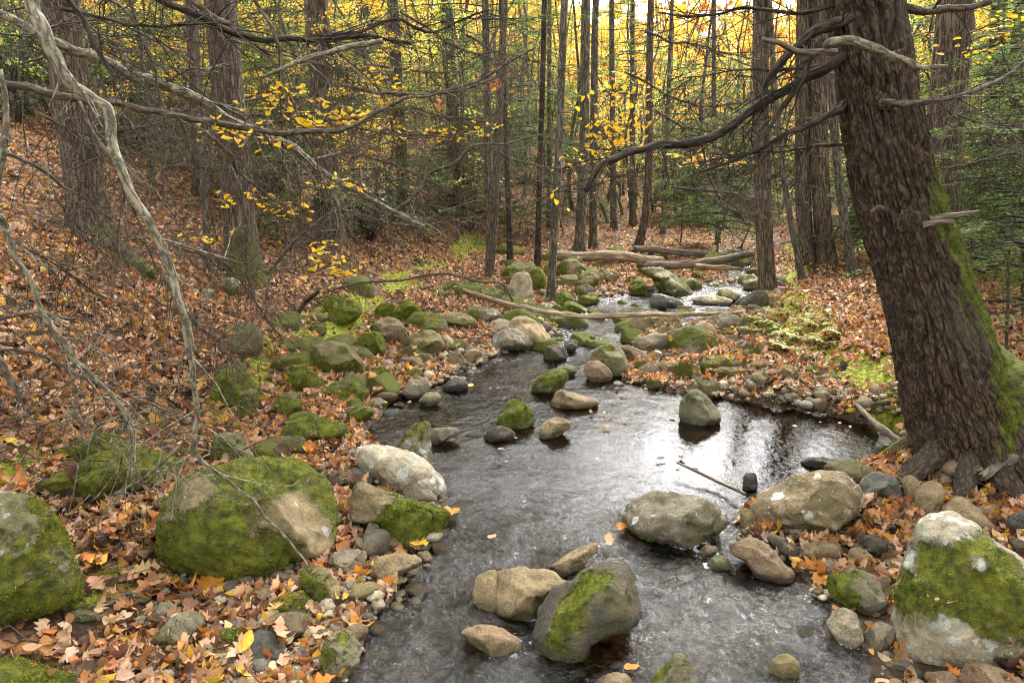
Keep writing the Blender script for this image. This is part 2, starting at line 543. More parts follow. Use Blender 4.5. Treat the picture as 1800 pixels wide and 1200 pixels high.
def ground_material():
    t = NT('leaf_litter_ground')
    vec = t.coord(rnd=False)
    wv = t.n('ShaderNodeVectorMath', operation='ADD'); t.l(vec, wv.inputs[0])
    wn = t.n('ShaderNodeVectorMath', operation='SCALE'); t.l(t.noise(vec, 14, 2, 0.6, 'Color'), wn.inputs[0]); wn.inputs['Scale'].default_value = 0.08
    t.l(wn.outputs[0], wv.inputs[1])
    v = wv.outputs[0]
    cc = t.n('ShaderNodeSeparateColor'); t.l(t.voro(v, 15, out='Color'), cc.inputs[0])
    leaf = t.ramp(cc.outputs[0], [(0.0, (0.03, 0.018, 0.01)), (0.25, (0.08, 0.042, 0.022)), (0.5, (0.19, 0.1, 0.05)), (0.7, (0.31, 0.165, 0.085)), (0.86, (0.30, 0.11, 0.03)), (0.97, (0.42, 0.24, 0.04))])
    ed = t.voro(v, 15, 'DISTANCE_TO_EDGE')
    leaf = t.mix(t.smooth(ed, 0.0, 0.12), (0.035, 0.02, 0.012), leaf)
    soil = t.mix(t.noise(vec, 30, 4, 0.7), (0.02, 0.014, 0.009), (0.075, 0.05, 0.03))
    sm = t.smooth(t.noise(vec, 2.2, 4, 0.65), 0.52, 0.66)
    c = t.mix(t.math('MULTIPLY', sm, 0.85), leaf, soil)
    # stream bed: brown stones
    bn = t.noise(vec, 7, 6, 0.7)
    bed = t.ramp(bn, [(0.28, (0.018, 0.013, 0.008)), (0.45, (0.055, 0.04, 0.024)), (0.58, (0.11, 0.082, 0.05)), (0.75, (0.16, 0.125, 0.08))])
    c = t.mix(t.attr('bed'), c, bed)
    mask, mc, fuzz = moss_layers(t, vec, t.attr('moss'))
    c = t.mix(mask, c, mc)
    hgt = t.math('ADD', t.math('MULTIPLY', t.smooth(ed, 0, 0.3), 0.6), t.math('MULTIPLY', t.noise(vec, 60, 4, 0.7), 0.8))
    return t.done(t.principled(c, 0.9, t.bump(hgt, 0.03, 0.8), 0.2))

def leaf_material(name, trans=0.35, rough=0.6, spec=0.3, var=0.25):
    t = NT(name)
    c = t.attr('col', 'Color')
    vec = t.coord(rnd=False)
    nz = t.noise(vec, 90, 2, 0.6)
    k = t.math('ADD', 1.0 - var / 2, t.math('MULTIPLY', nz, var))
    cm = t.n('ShaderNodeVectorMath', operation='SCALE'); t.l(c, cm.inputs[0]); t.l(k, cm.inputs['Scale'])
    p = t.principled(cm.outputs[0], rough, None, spec)
    tr = t.n('ShaderNodeBsdfTranslucent'); t.l(cm.outputs[0], tr.inputs['Color'])
    mx = t.n('ShaderNodeMixShader'); mx.inputs[0].default_value = trans
    t.l(p, mx.inputs[1]); t.l(tr.outputs[0], mx.inputs[2])
    return t.done(mx.outputs[0])

def bark_material(name, dark, light, sx=16, sz=3.0, dist=0.02, lichen=0.0):
    t = NT(name)
    mpb = t.n('ShaderNodeMapping'); t.l(t.attr('bc', 'Vector'), mpb.inputs['Vector']); mpb.inputs['Scale'].default_value = (1, 1, sz / sx)
    oi = t.n('ShaderNodeObjectInfo'); cb = t.n('ShaderNodeCombineXYZ'); t.l(t.math('MULTIPLY', oi.outputs['Random'], 40.0), cb.inputs[2]); t.l(cb.outputs[0], mpb.inputs['Location'])
    vec = mpb.outputs[0]
    wv = t.n('ShaderNodeVectorMath', operation='ADD'); t.l(vec, wv.inputs[0])
    wn = t.n('ShaderNodeVectorMath', operation='SCALE'); t.l(t.noise(vec, sx * .5, 3, 0.6, 'Color'), wn.inputs[0]); wn.inputs['Scale'].default_value = 1.2 / sx
    t.l(wn.outputs[0], wv.inputs[1]); v = wv.outputs[0]
    r1 = t.noise(v, sx, 2, 0.5); r2 = t.noise(v, sx * 2.3, 4, 0.7)
    rid = t.math('ABSOLUTE', t.math('SUBTRACT', t.math('MULTIPLY', r1, 2.0), 1.0))
    f = t.math('ADD', t.math('MULTIPLY', t.smooth(rid, 0.0, 0.30), 0.55), t.math('MULTIPLY', r2, 0.55))
    c = t.mix(t.smooth(f, 0.22, 0.92), dark, light)
    v2 = t.coord()
    big = t.noise(v2, 2.5, 4, 0.6)
    c = t.mix(t.math('MULTIPLY', t.smooth(big, 0.45, 0.7), 0.45), c, (0.085, 0.078, 0.060))
    c = t.mix(t.math('MULTIPLY', t.smooth(t.noise(v2, 11, 5, 0.7), 0.5, 0.75), 0.35), c, (0.13, 0.085, 0.055))
    if lichen:
        lm = t.smooth(t.noise(v2, 20, 5, 0.75), 0.62 - 0.12 * lichen, 0.70 - 0.08 * lichen)
        c = t.mix(t.math('MULTIPLY', lm, min(1.0, lichen)), c, (0.30, 0.32, 0.22))
    mask, mc, fuzz = moss_layers(t, v2, t.attr('moss'), (0.045, 0.055, 0.014), (0.135, 0.150, 0.022))
    c = t.mix(mask, c, mc)
    BARKS.add(t.m)
    return t.done(t.principled(c, 0.9, t.bump(f, dist, 0.9), 0.2))

def water_material():
    t = NT('stream_water')
    vec = t.coord(rnd=False)
    turb = t.attr('turb')
    mp = t.n('ShaderNodeMapping'); t.l(vec, mp.inputs['Vector']); mp.inputs['Scale'].default_value = (1.1, 0.72, 1.0); mp.inputs['Rotation'].default_value = (0, 0, 0.25)
    n1 = t.noise(mp.outputs[0], 6.5, 3, 0.55, dist=1.2)
    n2 = t.noise(mp.outputs[0], 26, 4, 0.62, dist=1.0)
    n3 = t.noise(mp.outputs[0], 75, 2, 0.5, dist=0.5)
    rid = t.math('SUBTRACT', 1.0, t.math('ABSOLUTE', t.math('SUBTRACT', t.math('MULTIPLY', n2, 2.0), 1.0)))
    h = t.math('ADD', t.math('MULTIPLY', n1, t.math('ADD', 0.09, t.math('MULTIPLY', turb, 1.0))), t.math('MULTIPLY', rid, t.math('ADD', 0.012, t.math('MULTIPLY', turb, 0.44))))
    h = t.math('ADD', h, t.math('MULTIPLY', n3, t.math('ADD', 0.004, t.math('MULTIPLY', turb, 0.17))))
    nrm = t.bump(h, 0.016, 1.0)
    fr = t.n('ShaderNodeFresnel'); fr.inputs['IOR'].default_value = 1.36; t.l(nrm, fr.inputs['Normal'])
    gl = t.n('ShaderNodeBsdfGlossy'); gl.inputs['Roughness'].default_value = 0.03; t.l(nrm, gl.inputs['Normal'])
    gl.inputs['Color'].default_value = (1, 1, 1, 1)
    tr = t.n('ShaderNodeBsdfTransparent'); tr.inputs['Color'].default_value = (0.42, 0.33, 0.215, 1)
    mx = t.n('ShaderNodeMixShader')
    t.l(fr.outputs[0], mx.inputs[0]); t.l(tr.outputs[0], mx.inputs[1]); t.l(gl.outputs[0], mx.inputs[2])
    # white water where the current breaks
    foam = t.smooth(t.math('ADD', t.attr('foam'), t.math('MULTIPLY', t.math('SUBTRACT', t.noise(mp.outputs[0], 24, 4, 0.7), 0.5), 1.6)), 0.55, 0.85)
    df = t.principled((0.75, 0.77, 0.8), 0.5, nrm, 0.4)
    m2 = t.n('ShaderNodeMixShader'); t.l(t.math('MULTIPLY', foam, 0.75), m2.inputs[0]); t.l(mx.outputs[0], m2.inputs[1]); t.l(df, m2.inputs[2])
    return t.done(m2.outputs[0])

M_ROCK = rock_material()
M_GROUND = ground_material()
M_LITTER = leaf_material('dry_leaf', 0.18, 0.55, 0.3, 0.7)
M_YELLOW = leaf_material('autumn_leaf', 0.44, 0.5, 0.3, 0.15)
M_NEEDLE = leaf_material('hemlock_needle', 0.45, 0.7, 0.12, 0.15)
M_MOSS = leaf_material('moss_tuft', 0.25, 0.8, 0.1, 0.3)
M_LAUREL = leaf_material('laurel_leaf', 0.2, 0.33, 0.4, 0.15)
M_BARK = bark_material('hemlock_bark', (0.035, 0.025, 0.017), (0.185, 0.135, 0.092), 34, 4.5, 0.014)
M_BARKBIG = bark_material('old_hemlock_bark', (0.026, 0.018, 0.012), (0.105, 0.074, 0.050), 60, 16, 0.007)
M_BARKG = bark_material('grey_bark', (0.045, 0.037, 0.027), (0.17, 0.145, 0.105), 22, 5, 0.012, 0.35)
M_TWIG = bark_material('dead_twig_bark', (0.045, 0.034, 0.024), (0.15, 0.12, 0.088), 40, 12, 0.004, 0.3)
M_BARKM = bark_material('mottled_bark', (0.06, 0.052, 0.040), (0.24, 0.21, 0.165), 18, 7, 0.010, 0.5)
M_LICHEN = bark_material('lichened_bark', (0.085, 0.072, 0.05), (0.27, 0.235, 0.165), 40, 14, 0.004, 0.9)
M_DARKWOOD = bark_material('dark_dead_wood', (0.014, 0.010, 0.008), (0.06, 0.045, 0.034), 40, 6, 0.008)
M_LOG = bark_material('bare_log_wood', (0.19, 0.13, 0.08), (0.50, 0.39, 0.26), 30, 2.5, 0.01)
M_DRIFT = bark_material('weathered_driftwood', (0.09, 0.07, 0.05), (0.26, 0.20, 0.15), 40, 4, 0.006)
M_WATER = water_material()
# ------------------------------------------------------------------ camera, light
cam = bpy.data.objects.new('camera', bpy.data.cameras.new('camera'))
cam.data.lens = 24; cam.data.sensor_width = 36; cam.data.clip_start = 0.02; cam.data.clip_end = 600
cam.location = (0, 0, CAMZ); cam.rotation_euler = (math.pi / 2 - PITCH, 0, 0)
COL.objects.link(cam); SC.camera = cam

SUN_EL, SUN_AZ = R(48), R(25)
world = bpy.data.worlds.new('World'); SC.world = world; world.use_nodes = True
wt = world.node_tree; wt.nodes.clear()
sky = wt.nodes.new('ShaderNodeTexSky'); sky.sky_type = 'NISHITA'; sky.sun_disc = False
sky.sun_elevation = SUN_EL; sky.sun_rotation = SUN_AZ
sky.dust_density = 4.0; sky.air_density = 1.0; sky.ozone_density = 1.0
hs = wt.nodes.new('ShaderNodeHueSaturation'); hs.inputs['Saturation'].default_value = 0.10
bg = wt.nodes.new('ShaderNodeBackground'); bg.inputs['Strength'].default_value = 0.15
wo = wt.nodes.new('ShaderNodeOutputWorld')
wt.links.new(sky.outputs[0], hs.inputs['Color']); wt.links.new(hs.outputs[0], bg.inputs['Color']); wt.links.new(bg.outputs[0], wo.inputs['Surface'])

sl = bpy.data.lights.new('sun', 'SUN'); sl.energy = 1.2; sl.angle = R(20); sl.color = (1, 0.94, 0.84)
sun = bpy.data.objects.new('sun', sl); COL.objects.link(sun)
sd = Vector((math.sin(SUN_AZ) * math.cos(SUN_EL), math.cos(SUN_AZ) * math.cos(SUN_EL), math.sin(SUN_EL)))
sun.rotation_euler = sd.to_track_quat('Z', 'Y').to_euler(); sun.location = (4, 8, 20)

SC.view_settings.view_transform = 'Standard'; SC.view_settings.look = 'None'
SC.view_settings.exposure = EXPOSURE; SC.view_settings.gamma = 1; SC.view_settings.use_curve_mapping = False
cy = SC.cycles
cy.max_bounces = 8; cy.diffuse_bounces = 3; cy.glossy_bounces = 3; cy.transmission_bounces = 4; cy.transparent_max_bounces = 12
cy.caustics_reflective = False; cy.caustics_refractive = False
cy.sample_clamp_indirect = 6.0
cy.use_denoising = DENOISE; cy.pixel_filter_type = 'BLACKMAN_HARRIS'; cy.filter_width = 1.1

# ------------------------------------------------------------------ rocks
RC = dict(tan=(.27, .205, .12), grey=(.185, .16, .115), dark=(.078, .07, .056), pale=(.37, .315, .225), olive=(.18, .15, .07), brown=(.21, .145, .09), green=(.165, .155, .095), blue=(.135, .135, .118))
_ico = {}
def ico(n):
    if n not in _ico:
        bm = bmesh.new(); bmesh.ops.create_icosphere(bm, subdivisions=n, radius=1)
        V = np.array([v.co[:] for v in bm.verts]); F = np.array([[v.index for v in f.verts] for f in bm.faces])
        bm.free(); _ico[n] = (V, F)
    return _ico[n]

ROCK_V, ROCK_F = [], []; _rn = 0
WET_ROCKS = []
def reg_surface(V, F):
    global _rn
    ROCK_V.append(np.asarray(V)); ROCK_F.append(np.asarray(F) + _rn); _rn += len(V)

def normals(V, F):
    N = np.zeros_like(V)
    n = np.cross(V[F[:, 1]] - V[F[:, 0]], V[F[:, 2]] - V[F[:, 0]])
    for k in range(3): np.add.at(N, F[:, k], n)
    return N / (np.linalg.norm(N, axis=1)[:, None] + 1e-12)

def rock(name, label, colr, pts, moss=(0, 0, 0), lichen=0.0, dr=0.8, facets=5, seed=None, sink=0.14, cat=None, Y=None, rough=1.0, lift=0.0, spots=()):
    """stone with its real size and thickness whose outline, seen from the camera, is the polygon pts (photo pixels)"""
    pts = np.array(pts, float)
    seed = seed if seed is not None else int(abs(pts[0, 0] * 7 + pts[0, 1] * 13)) % 9973
    rng = np.random.default_rng(seed)
    x0, y0 = pts.min(0); x1, y1 = pts.max(0)
    cx, cyy = (x0 + x1) / 2, (y0 + y1) / 2
    kb = np.argsort(-pts[:, 1])[:3]
    bx = pts[kb, 0].mean()
    if Y is None:
        G = on_ground(min(max(bx, -150), 1950), y1 - 0.04 * (y1 - y0), water=True)
        Wm = (x1 - x0) / FPX * zdepth(G)
        T = 0.5 * dr * min(Wm, 2.2 * (y1 - y0) / FPX * zdepth(G))
        Yc = G[1] + 0.75 * T + lift
    else:
        Wm = (x1 - x0) / FPX * Y * 1.02
        T = 0.5 * dr * min(Wm, 2.2 * (y1 - y0) / FPX * Y); Yc = Y
    C = at(cx, cyy, Yc)
    f = (C - CAM) / np.linalg.norm(C - CAM)
    r = np.cross(f, (0, 0, 1)); r /= np.linalg.norm(r); u = np.cross(r, f)
    # outline in the plane through C
    cl = spline(np.vstack([pts, pts[:1]]), 12 * len(pts))[:-1]
    ab = []
    for p in cl:
        d = ray(*p); P = CAM + d * ((C - CAM).dot(f) / d.dot(f)) - C
        ab.append((P.dot(r), P.dot(u)))
    ab = np.array(ab)
    low = ab[:, 1] < 0
    ab[low, 1] *= 1 + sink * sstep(0.2, 0.9, ab[low, 1] / ab[:, 1].min())
    th = np.arctan2(ab[:, 1], ab[:, 0]); rad = np.hypot(ab[:, 0], ab[:, 1])
    o = np.argsort(th); th, rad = th[o], rad[o]
    big = (x1 - x0) > 140
    V0, F = ico(6 if big else (5 if (x1 - x0) > 55 else 4))
    D = V0.copy()
    # facets on the camera side and top
    for k in range(max(0, facets + 2)):
        n = rng.normal(size=3) * np.array([0.75, 0.55, 0.35]); n[1] += 0.35; n[2] = -abs(n[2]) - 0.25
        n /= np.linalg.norm(n)
        off = rng.uniform(0.58, 0.88)
        ex = D @ n - off
        D = D - n * np.where(ex > 0, ex * 0.9, 0)[:, None]
    s = np.hypot(D[:, 0], D[:, 1])
    s0 = np.hypot(V0[:, 0], V0[:, 1])
    D[:, :2] *= ((s0 ** 0.86 / np.maximum(s0, 1e-6)))[:, None]
    # near the silhouette keep the outline
    k = sstep(0.8, 1.0, s0)[:, None]
    D[:, :2] = D[:, :2] * (1 - k) + V0[:, :2] * k
    t = np.arctan2(D[:, 1], D[:, 0]); s = np.hypot(D[:, 0], D[:, 1])
    Rr = np.interp(t, th, rad, period=2 * math.pi)
    ra = rad.mean()
    W = D[:, 0:1] / np.maximum(s, 1e-6)[:, None] * (Rr * s)[:, None] * r + D[:, 1:2] / np.maximum(s, 1e-6)[:, None] * (Rr * s)[:, None] * u + (D[:, 2] * T)[:, None] * f
    q = W / ra + seed * 0.37
    N = normals(W, F)
    dis = 0.050 * fbm(q * 1.6, 3, seed) + 0.040 * rough * fbm(q * 4.5, 4, seed + 5) - 0.03 * np.clip(0.25 - np.abs(fbm(q * 1.9 + 9, 2, seed + 8)), 0, 1) * 4 * rough * 0.6
    W = W + N * (dis * ra)[:, None]
    N = normals(W, F)
    WW = W + C
    up = N[:, 2]
    A = (W @ r) / ra; B = (W @ u) / ra
    m = (moss[0] + (.10 if moss[0] > .3 else 0)) * 1.7 - 1.0 + 0.45 * up + moss[1] * A + moss[2] * B + 0.42 * fbm(q * 1.5 + 4, 4, seed + 2)
    for (sa, sb, sr, amp) in spots: m = m + amp * np.exp(-((A - sa) ** 2 + (B - sb) ** 2) / sr ** 2)
    if moss[0] <= 0: m = m - 1
    WW = WW + N * (min(.014, .05 * ra) * sstep(-.12, .2, m + .25 * fbm(WW * 16, 2, seed + 3)) * (.75 + .5 * fbm(WW * 55, 2, seed + 6)))[:, None]
    xl, xr = edges(WW[:, 1])
    near_w = sstep(-0.14, -0.02, np.minimum(WW[:, 0] - xl, xr - WW[:, 0]))
    wet = np.clip(1 - (WW[:, 2] - wlev(WW[:, 1])) / (0.075 + 0.09 * min(ra, .4)), 0, 1) * near_w
    mb = MB(); jit = 1 + 0.10 * rng.standard_normal()
    mb.add(WW, F, col=np.tile(np.array(RC[colr]) * jit, (len(WW), 1)), moss=m, lichen=lichen, wet=wet)
    if Yc < 9 and moss[0] > .2:
        tri = np.linalg.norm(np.cross(WW[F[:, 1]] - WW[F[:, 0]], WW[F[:, 2]] - WW[F[:, 0]]), axis=1).sum() / 2
        tf = moss_tufts(WW, N, m * (1 - wet) + .30 * fbm(WW * 9, 3, seed + 4), tri, seed, 26000 if Yc < 4.5 else 9000, (.005, .013) if Yc < 4.5 else (.009, .02))
        if tf: mb.join(tf, M_MOSS)
    ob = mb.build(name, M_ROCK, loc=C)
    tag(ob, label, cat or name, 'boulders along the stream' if name == 'boulder' else 'rocks in and beside the stream')
    reg_surface(WW, F)
    rim = np.abs(WW[:, 2] - wlev(WW[:, 1])) < .02
    if rim.sum() > 8 and wet.max() > .3: WET_ROCKS.append(WW[rim][::max(1, int(rim.sum()) // 60), :2])
    return ob

def P_(s):
    v = [float(q) for q in s.replace(';', ' ').replace(',', ' ').split()]
    return list(zip(v[::2], v[1::2]))

ROCKS = [
 # foreground, west bank
 ('boulder', 'large rounded olive boulder capped with moss beneath the tip of the arching stem', 'tan', '283,887 320,847 383,820 467,803 520,803 560,827 587,853 595,910 587,960 553,982 523,987 500,1020 433,1028 383,1022 333,1005 283,980 277,933', (.82, 0, .05), .4, .95, -1, ((.60, .05, .30, -1.2), (.80, -.5, .34, -.8), (-.55, .5, .18, -.8), (0, .75, .5, .5), (-.6, -.3, .5, .3))),
 ('boulder', 'big moss and lichen covered boulder cut off by the picture edge, beside the leaf drift', 'green', '-120,900 -40,866 0,863 50,870 93,903 123,950 143,1000 145,1035 110,1060 40,1087 0,1103 -100,1110', (.72, 0, 0), .7, .9, 0),
 ('boulder', 'low bright green moss dome in the bottom corner of the leaf bank', 'olive', '-60,1165 30,1156 80,1163 140,1178 190,1200 200,1260 -60,1260', (1.0, 0, .2), 0, .9, 1),
 ('rock', 'bare grey rock with a thin moss stripe standing in a moss hollow among leaves', 'grey', '272,1125 283,1105 305,1083 330,1073 350,1078 360,1100 352,1112 330,1127 310,1139 280,1139', (.42, -.2, .2), .2, .8, 5),
 ('rock', 'dark moss covered lump beside the bare grey rock in the leaves', 'olive', '383,1120 395,1103 418,1103 435,1118 428,1140 395,1142', (.95, 0, 0), 0, .9, 3),
 ('rock', 'squarish rock with a dark green moss lid beside the pebbles', 'grey', '467,1075 480,1055 505,1043 537,1042 547,1085 535,1099 500,1095', (.70, -.3, .5), 0, .8, 5),
 ('rock', 'brown grey rock touched by the tip of the arching stem, moss on one cheek', 'tan', '525,1005 540,993 565,995 590,1015 597,1040 585,1060 555,1070 540,1057', (.50, -.5, .1), .1, .9, 4),
 ('rock', 'round speckled grey rock half in the water at the bottom edge', 'grey', '563,1165 565,1135 590,1110 615,1108 633,1130 632,1160 615,1182 590,1197 570,1192', (.45, -.3, .4), .2, .9, 3),
 ('rock', 'dark flat stone sunk in leaves beside the big cut off boulder', 'dark', '112,1078 140,1072 172,1077 165,1092 120,1092', (.5, 0, .2), 0, .8, 4),
 ('rock', 'mossy ledge above the dark hollow behind the leaf drift', 'olive', '60,850 100,832 180,795 240,785 300,797 335,815 290,850 230,872 150,888 100,885', (.86, 0, .25), .1, .8, 4),
 ('rock', 'mossy shoulder of rock between the thin grey stem and the slope', 'olive', '120,795 150,770 200,762 240,790 260,812 220,830 150,825', (.85, 0, .2), 0, .8, 4),
 ('boulder', 'pale lichen crusted boulder sloping into the stream, widest of the pale ones', 'pale', '627,785 650,780 690,785 730,800 770,830 787,860 782,875 760,878 700,872 640,842 627,812', (.15, 0, 0), .95, .9, 5),
 ('rock', 'small triangular grey stone leaning on the pale lichen crusted boulder', 'grey', '710,850 720,838 735,842 765,870 765,882 735,887 712,884', (0, 0, 0), .25, .8, 5),
 ('boulder', 'slanting slab with a smooth moss face dipping into the stream', 'tan', '613,910 622,860 637,850 667,855 727,878 787,897 790,913 767,940 743,967 700,972 667,925 620,920', (.62, .2, 0), .1, .8, 4, ((.25, 0, .7, .8), (-.9, -.1, .35, -1.2))),
 ('rock', 'grey stone with a dark vein at the water below the slanting mossy slab', 'grey', '577,990 585,972 610,965 640,968 643,985 635,1007 600,1012', (0, 0, 0), .1, .9, 4),
 ('rock', 'brown loaf shaped stone at the water edge with a dark wet foot', 'tan', '654,995 665,978 700,972 735,978 740,990 700,1012 668,1024', (0, 0, 0), .1, .8, 4),
 ('rock', 'small olive stone tucked under the brown loaf shaped stone', 'olive', '613,1048 625,1028 655,1022 667,1030 660,1044 625,1057', (.3, 0, .2), 0, .8, 3),
 ('rock', 'upright sliver of grey stone beside the slanting mossy slab', 'grey', '640,938 650,918 665,922 668,945 655,955', (0, 0, 0), .1, .7, 5),
 # in the water, middle
 ('rock', 'narrow cracked off end of the tan boulder in mid stream', 'tan', '830,1045 838,1015 860,1001 874,1004 876,1040 880,1074 868,1074 840,1067', (.2, .2, .5), .1, .7, 6),
 ('boulder', 'tan boulder with moss flecks and a curled yellow leaf in mid stream', 'tan', '866,1006 905,997 965,1000 990,1015 1002,1030 960,1060 950,1080 930,1092 900,1088 872,1075', (.32, .2, .25), .15, .8, 6),
 ('rock', 'thin wedge of tan stone pointing upstream behind the mid stream boulders', 'tan', '965,995 1000,973 1045,953 1050,963 1030,990 1010,1007 985,1015', (.1, 0, 0), .1, .6, 5),
 ('boulder', 'dark wet boulder with a thick bright moss saddle in mid stream', 'dark', '935,1110 942,1085 965,1045 1000,1018 1050,991 1090,988 1110,1005 1118,1040 1125,1085 1105,1107 1070,1118 1040,1130 1020,1158 990,1163 950,1143 935,1128', (.22, 0, 0), .25, .9, 4, ((-.30, .05, .36, 1.5), (.10, .50, .28, 1.4), (-.55, -.45, .36, 1.3), (.45, .75, .25, .9), (.55, .2, .2, .5))),
 ('rock', 'low brown rock with a dark wet flank below the moss saddle boulder', 'brown', '810,1112 830,1098 860,1098 885,1105 915,1125 910,1152 880,1162 850,1150 830,1134', (.35, 0, -.3), 0, .8, 4),
 ('rock', 'rock with a green moss edge cut off by the bottom of the picture', 'grey', '1143,1200 1165,1170 1190,1147 1215,1160 1224,1190 1228,1240 1148,1240', (.55, -.4, .3), .1, .8, 4),
 ('rock', 'dark stone just under the surface near the orange round leaf', 'dark', '1062,1172 1080,1162 1110,1165 1114,1178 1080,1184', (0, 0, 0), 0, .8, 3),
 ('rock', 'tan stone at the bottom edge beneath the orange round leaf', 'tan', '1040,1202 1070,1183 1100,1185 1112,1202 1100,1225 1042,1225', (0, 0, 0), .1, .8, 4),
 # east bank foreground
 ('boulder', 'grey boulder with white lichen dots and a mossy crease at the pool outlet', 'grey', '1095,905 1110,880 1140,865 1200,867 1250,880 1275,905 1278,925 1250,942 1225,965 1165,960 1110,935', (.34, .1, .2), .55, .8, 4),
 ('boulder', 'wide tan boulder with white lichen dots and an undercut belly by the pool', 'tan', '1323,887 1340,867 1373,847 1413,833 1470,830 1493,837 1513,857 1515,880 1500,913 1460,939 1427,946 1387,940 1347,926 1323,909', (.30, .1, .3), .6, .85, 5),
 ('rock', 'jagged blue grey rock wedged beside the wide tan boulder', 'blue', '1510,850 1520,837 1540,830 1570,838 1583,855 1587,882 1570,887 1547,875 1520,879', (.1, 0, 0), .3, .8, 8),
 ('rock', 'small pointed tan stone next to the jagged blue grey rock', 'tan', '1585,845 1590,838 1603,836 1617,848 1615,872 1605,882 1592,872', (0, 0, 0), .1, .8, 4),
 ('rock', 'upright rounded tan stone standing in the leaf pile', 'tan', '1610,862 1627,847 1647,847 1660,860 1655,893 1637,909 1620,912 1610,902', (0, 0, 0), .15, .8, 3),
 ('rock', 'long tan slab leaning above the big moss patched boulder', 'tan', '1657,890 1680,873 1700,877 1733,907 1750,930 1747,942 1727,939 1683,912 1657,905', (0, 0, 0), .2, .8, 5),
 ('boulder', 'broad tan boulder under the driftwood at the foot of the leaning hemlock', 'tan', '1637,823 1647,807 1683,797 1733,800 1767,810 1790,827 1785,849 1747,860 1700,866 1660,852 1637,842', (.15, .2, -.2), .45, .8, 5),
 ('rock', 'olive stone below the broad driftwood boulder at the picture edge', 'olive', '1755,880 1765,857 1785,852 1830,855 1830,882 1790,886', (.2, 0, 0), .2, .8, 4),
 ('rock', 'dark blue grey rock half out of the picture above the moss patched boulder', 'dark', '1768,922 1775,905 1800,895 1850,900 1850,950 1800,953 1775,943', (.3, 0, .2), .2, .8, 4),
 ('boulder', 'largest pale boulder, patched with thick green moss and oak leaves', 'pale', '1575,1033 1582,1000 1600,943 1620,913 1647,902 1677,902 1703,918 1733,943 1767,967 1795,987 1830,1020 1850,1080 1840,1130 1785,1160 1720,1176 1677,1180 1643,1173 1603,1153 1583,1137 1577,1100', (.30, 0, 0), .9, .85, -1, ((.05, -.15, .50, 1.25), (.45, .1, .3, .8), (-.62, -.25, .42, 1.2), (-.55, .35, .3, .8), (-.1, .66, .34, 1.1), (.25, .45, .2, .6), (.0, .36, .14, -.9), (.1, -.95, .4, -.8))),
 ('rock', 'striped grey egg shaped rock with a moss cap at one end', 'grey', '1450,1027 1457,1010 1477,1002 1510,1000 1537,1013 1557,1047 1562,1067 1547,1079 1523,1080 1493,1066 1460,1049', (.46, -.7, .1), .35, .9, 3),
 ('rock', 'pale pinkish stone with a wet dark foot below the striped egg rock', 'pale', '1453,1095 1467,1073 1483,1067 1503,1077 1513,1100 1517,1129 1500,1141 1477,1131', (0, 0, 0), .1, .9, 4),
 ('rock', 'round pale grey stone with a wet foot touching the moss patched boulder', 'grey', '1518,1112 1530,1097 1553,1093 1570,1103 1570,1129 1553,1143 1527,1143', (0, 0, 0), .3, .9, 3),
 ('rock', 'long sloping brown grey slab entering the riffle', 'brown', '1282,955 1313,945 1340,950 1360,967 1373,987 1397,1007 1388,1024 1350,1021 1327,1010 1310,985 1287,975', (0, 0, 0), .2, .7, 5),
 ('rock', 'dark smooth stone between the sloping slab and the wide tan boulder', 'dark', '1347,947 1355,938 1380,945 1400,962 1402,977 1390,983 1370,972', (0, 0, 0), 0, .8, 3),
 ('rock', 'flat pale loaf stone below the belly of the wide tan boulder', 'tan', '1403,967 1412,955 1450,950 1475,958 1478,977 1460,985 1425,988 1405,982', (0, 0, 0), .1, .7, 3),
 ('rock', 'small rounded tan stone next to the flat pale loaf stone', 'tan', '1487,974 1497,962 1515,963 1535,978 1535,992 1510,992 1490,984', (0, 0, 0), .1, .8, 3),
 ('rock', 'dark blue stone with pale top seam below the leaf pile', 'dark', '1505,957 1515,942 1540,940 1570,955 1577,972 1555,980 1520,974', (0, 0, 0), .15, .8, 4),
 ('rock', 'small grey wedge above the striped egg rock', 'grey', '1437,997 1445,985 1465,987 1470,1002 1460,1014 1445,1012', (0, 0, 0), .1, .8, 4),
 ('rock', 'small grey slab between the leaf pile and the moss patched boulder', 'grey', '1537,995 1545,983 1575,980 1590,985 1580,1002 1550,1005', (0, 0, 0), .1, .8, 4),
 ('rock', 'little mossy green stone in the riffle beside the sloping slab', 'green', '1240,997 1250,980 1270,975 1285,990 1280,1002 1250,1005', (.4, 0, .3), 0, .8, 4),
 ('rock', 'little brown stone at the foot of the lichen dotted grey boulder', 'brown', '1225,972 1240,958 1258,960 1260,972 1240,982', (0, 0, 0), 0, .8, 3),
 ('rock', 'ochre topped round rock alone in the dark riffle near the bottom', 'olive', '1345,1182 1360,1155 1385,1150 1403,1165 1405,1192 1380,1201 1355,1198', (.1, 0, 0), .1, .9, 4),
 ('rock', 'brown rock at the bottom edge under the moss patched boulder', 'brown', '1683,1192 1700,1168 1730,1163 1770,1180 1800,1195 1825,1245 1690,1245', (0, 0, 0), .15, .8, 4),
 ('rock', 'dark wet stone in the still water below the round pale grey stone', 'dark', '1563,1172 1580,1158 1605,1165 1622,1187 1610,1198 1580,1193', (0, 0, 0), .1, .8, 4),
 ('rock', 'brown grey stone at the bottom edge between two wet stones', 'brown', '1630,1202 1640,1182 1670,1180 1690,1200 1680,1222 1640,1222', (0, 0, 0), .1, .8, 4),
 ('rock', 'slim upright stone squeezed between egg rock and moss patched boulder', 'tan', '1543,1022 1550,1010 1562,1018 1569,1047 1560,1056 1550,1046', (0, 0, 0), 0, .7, 4),
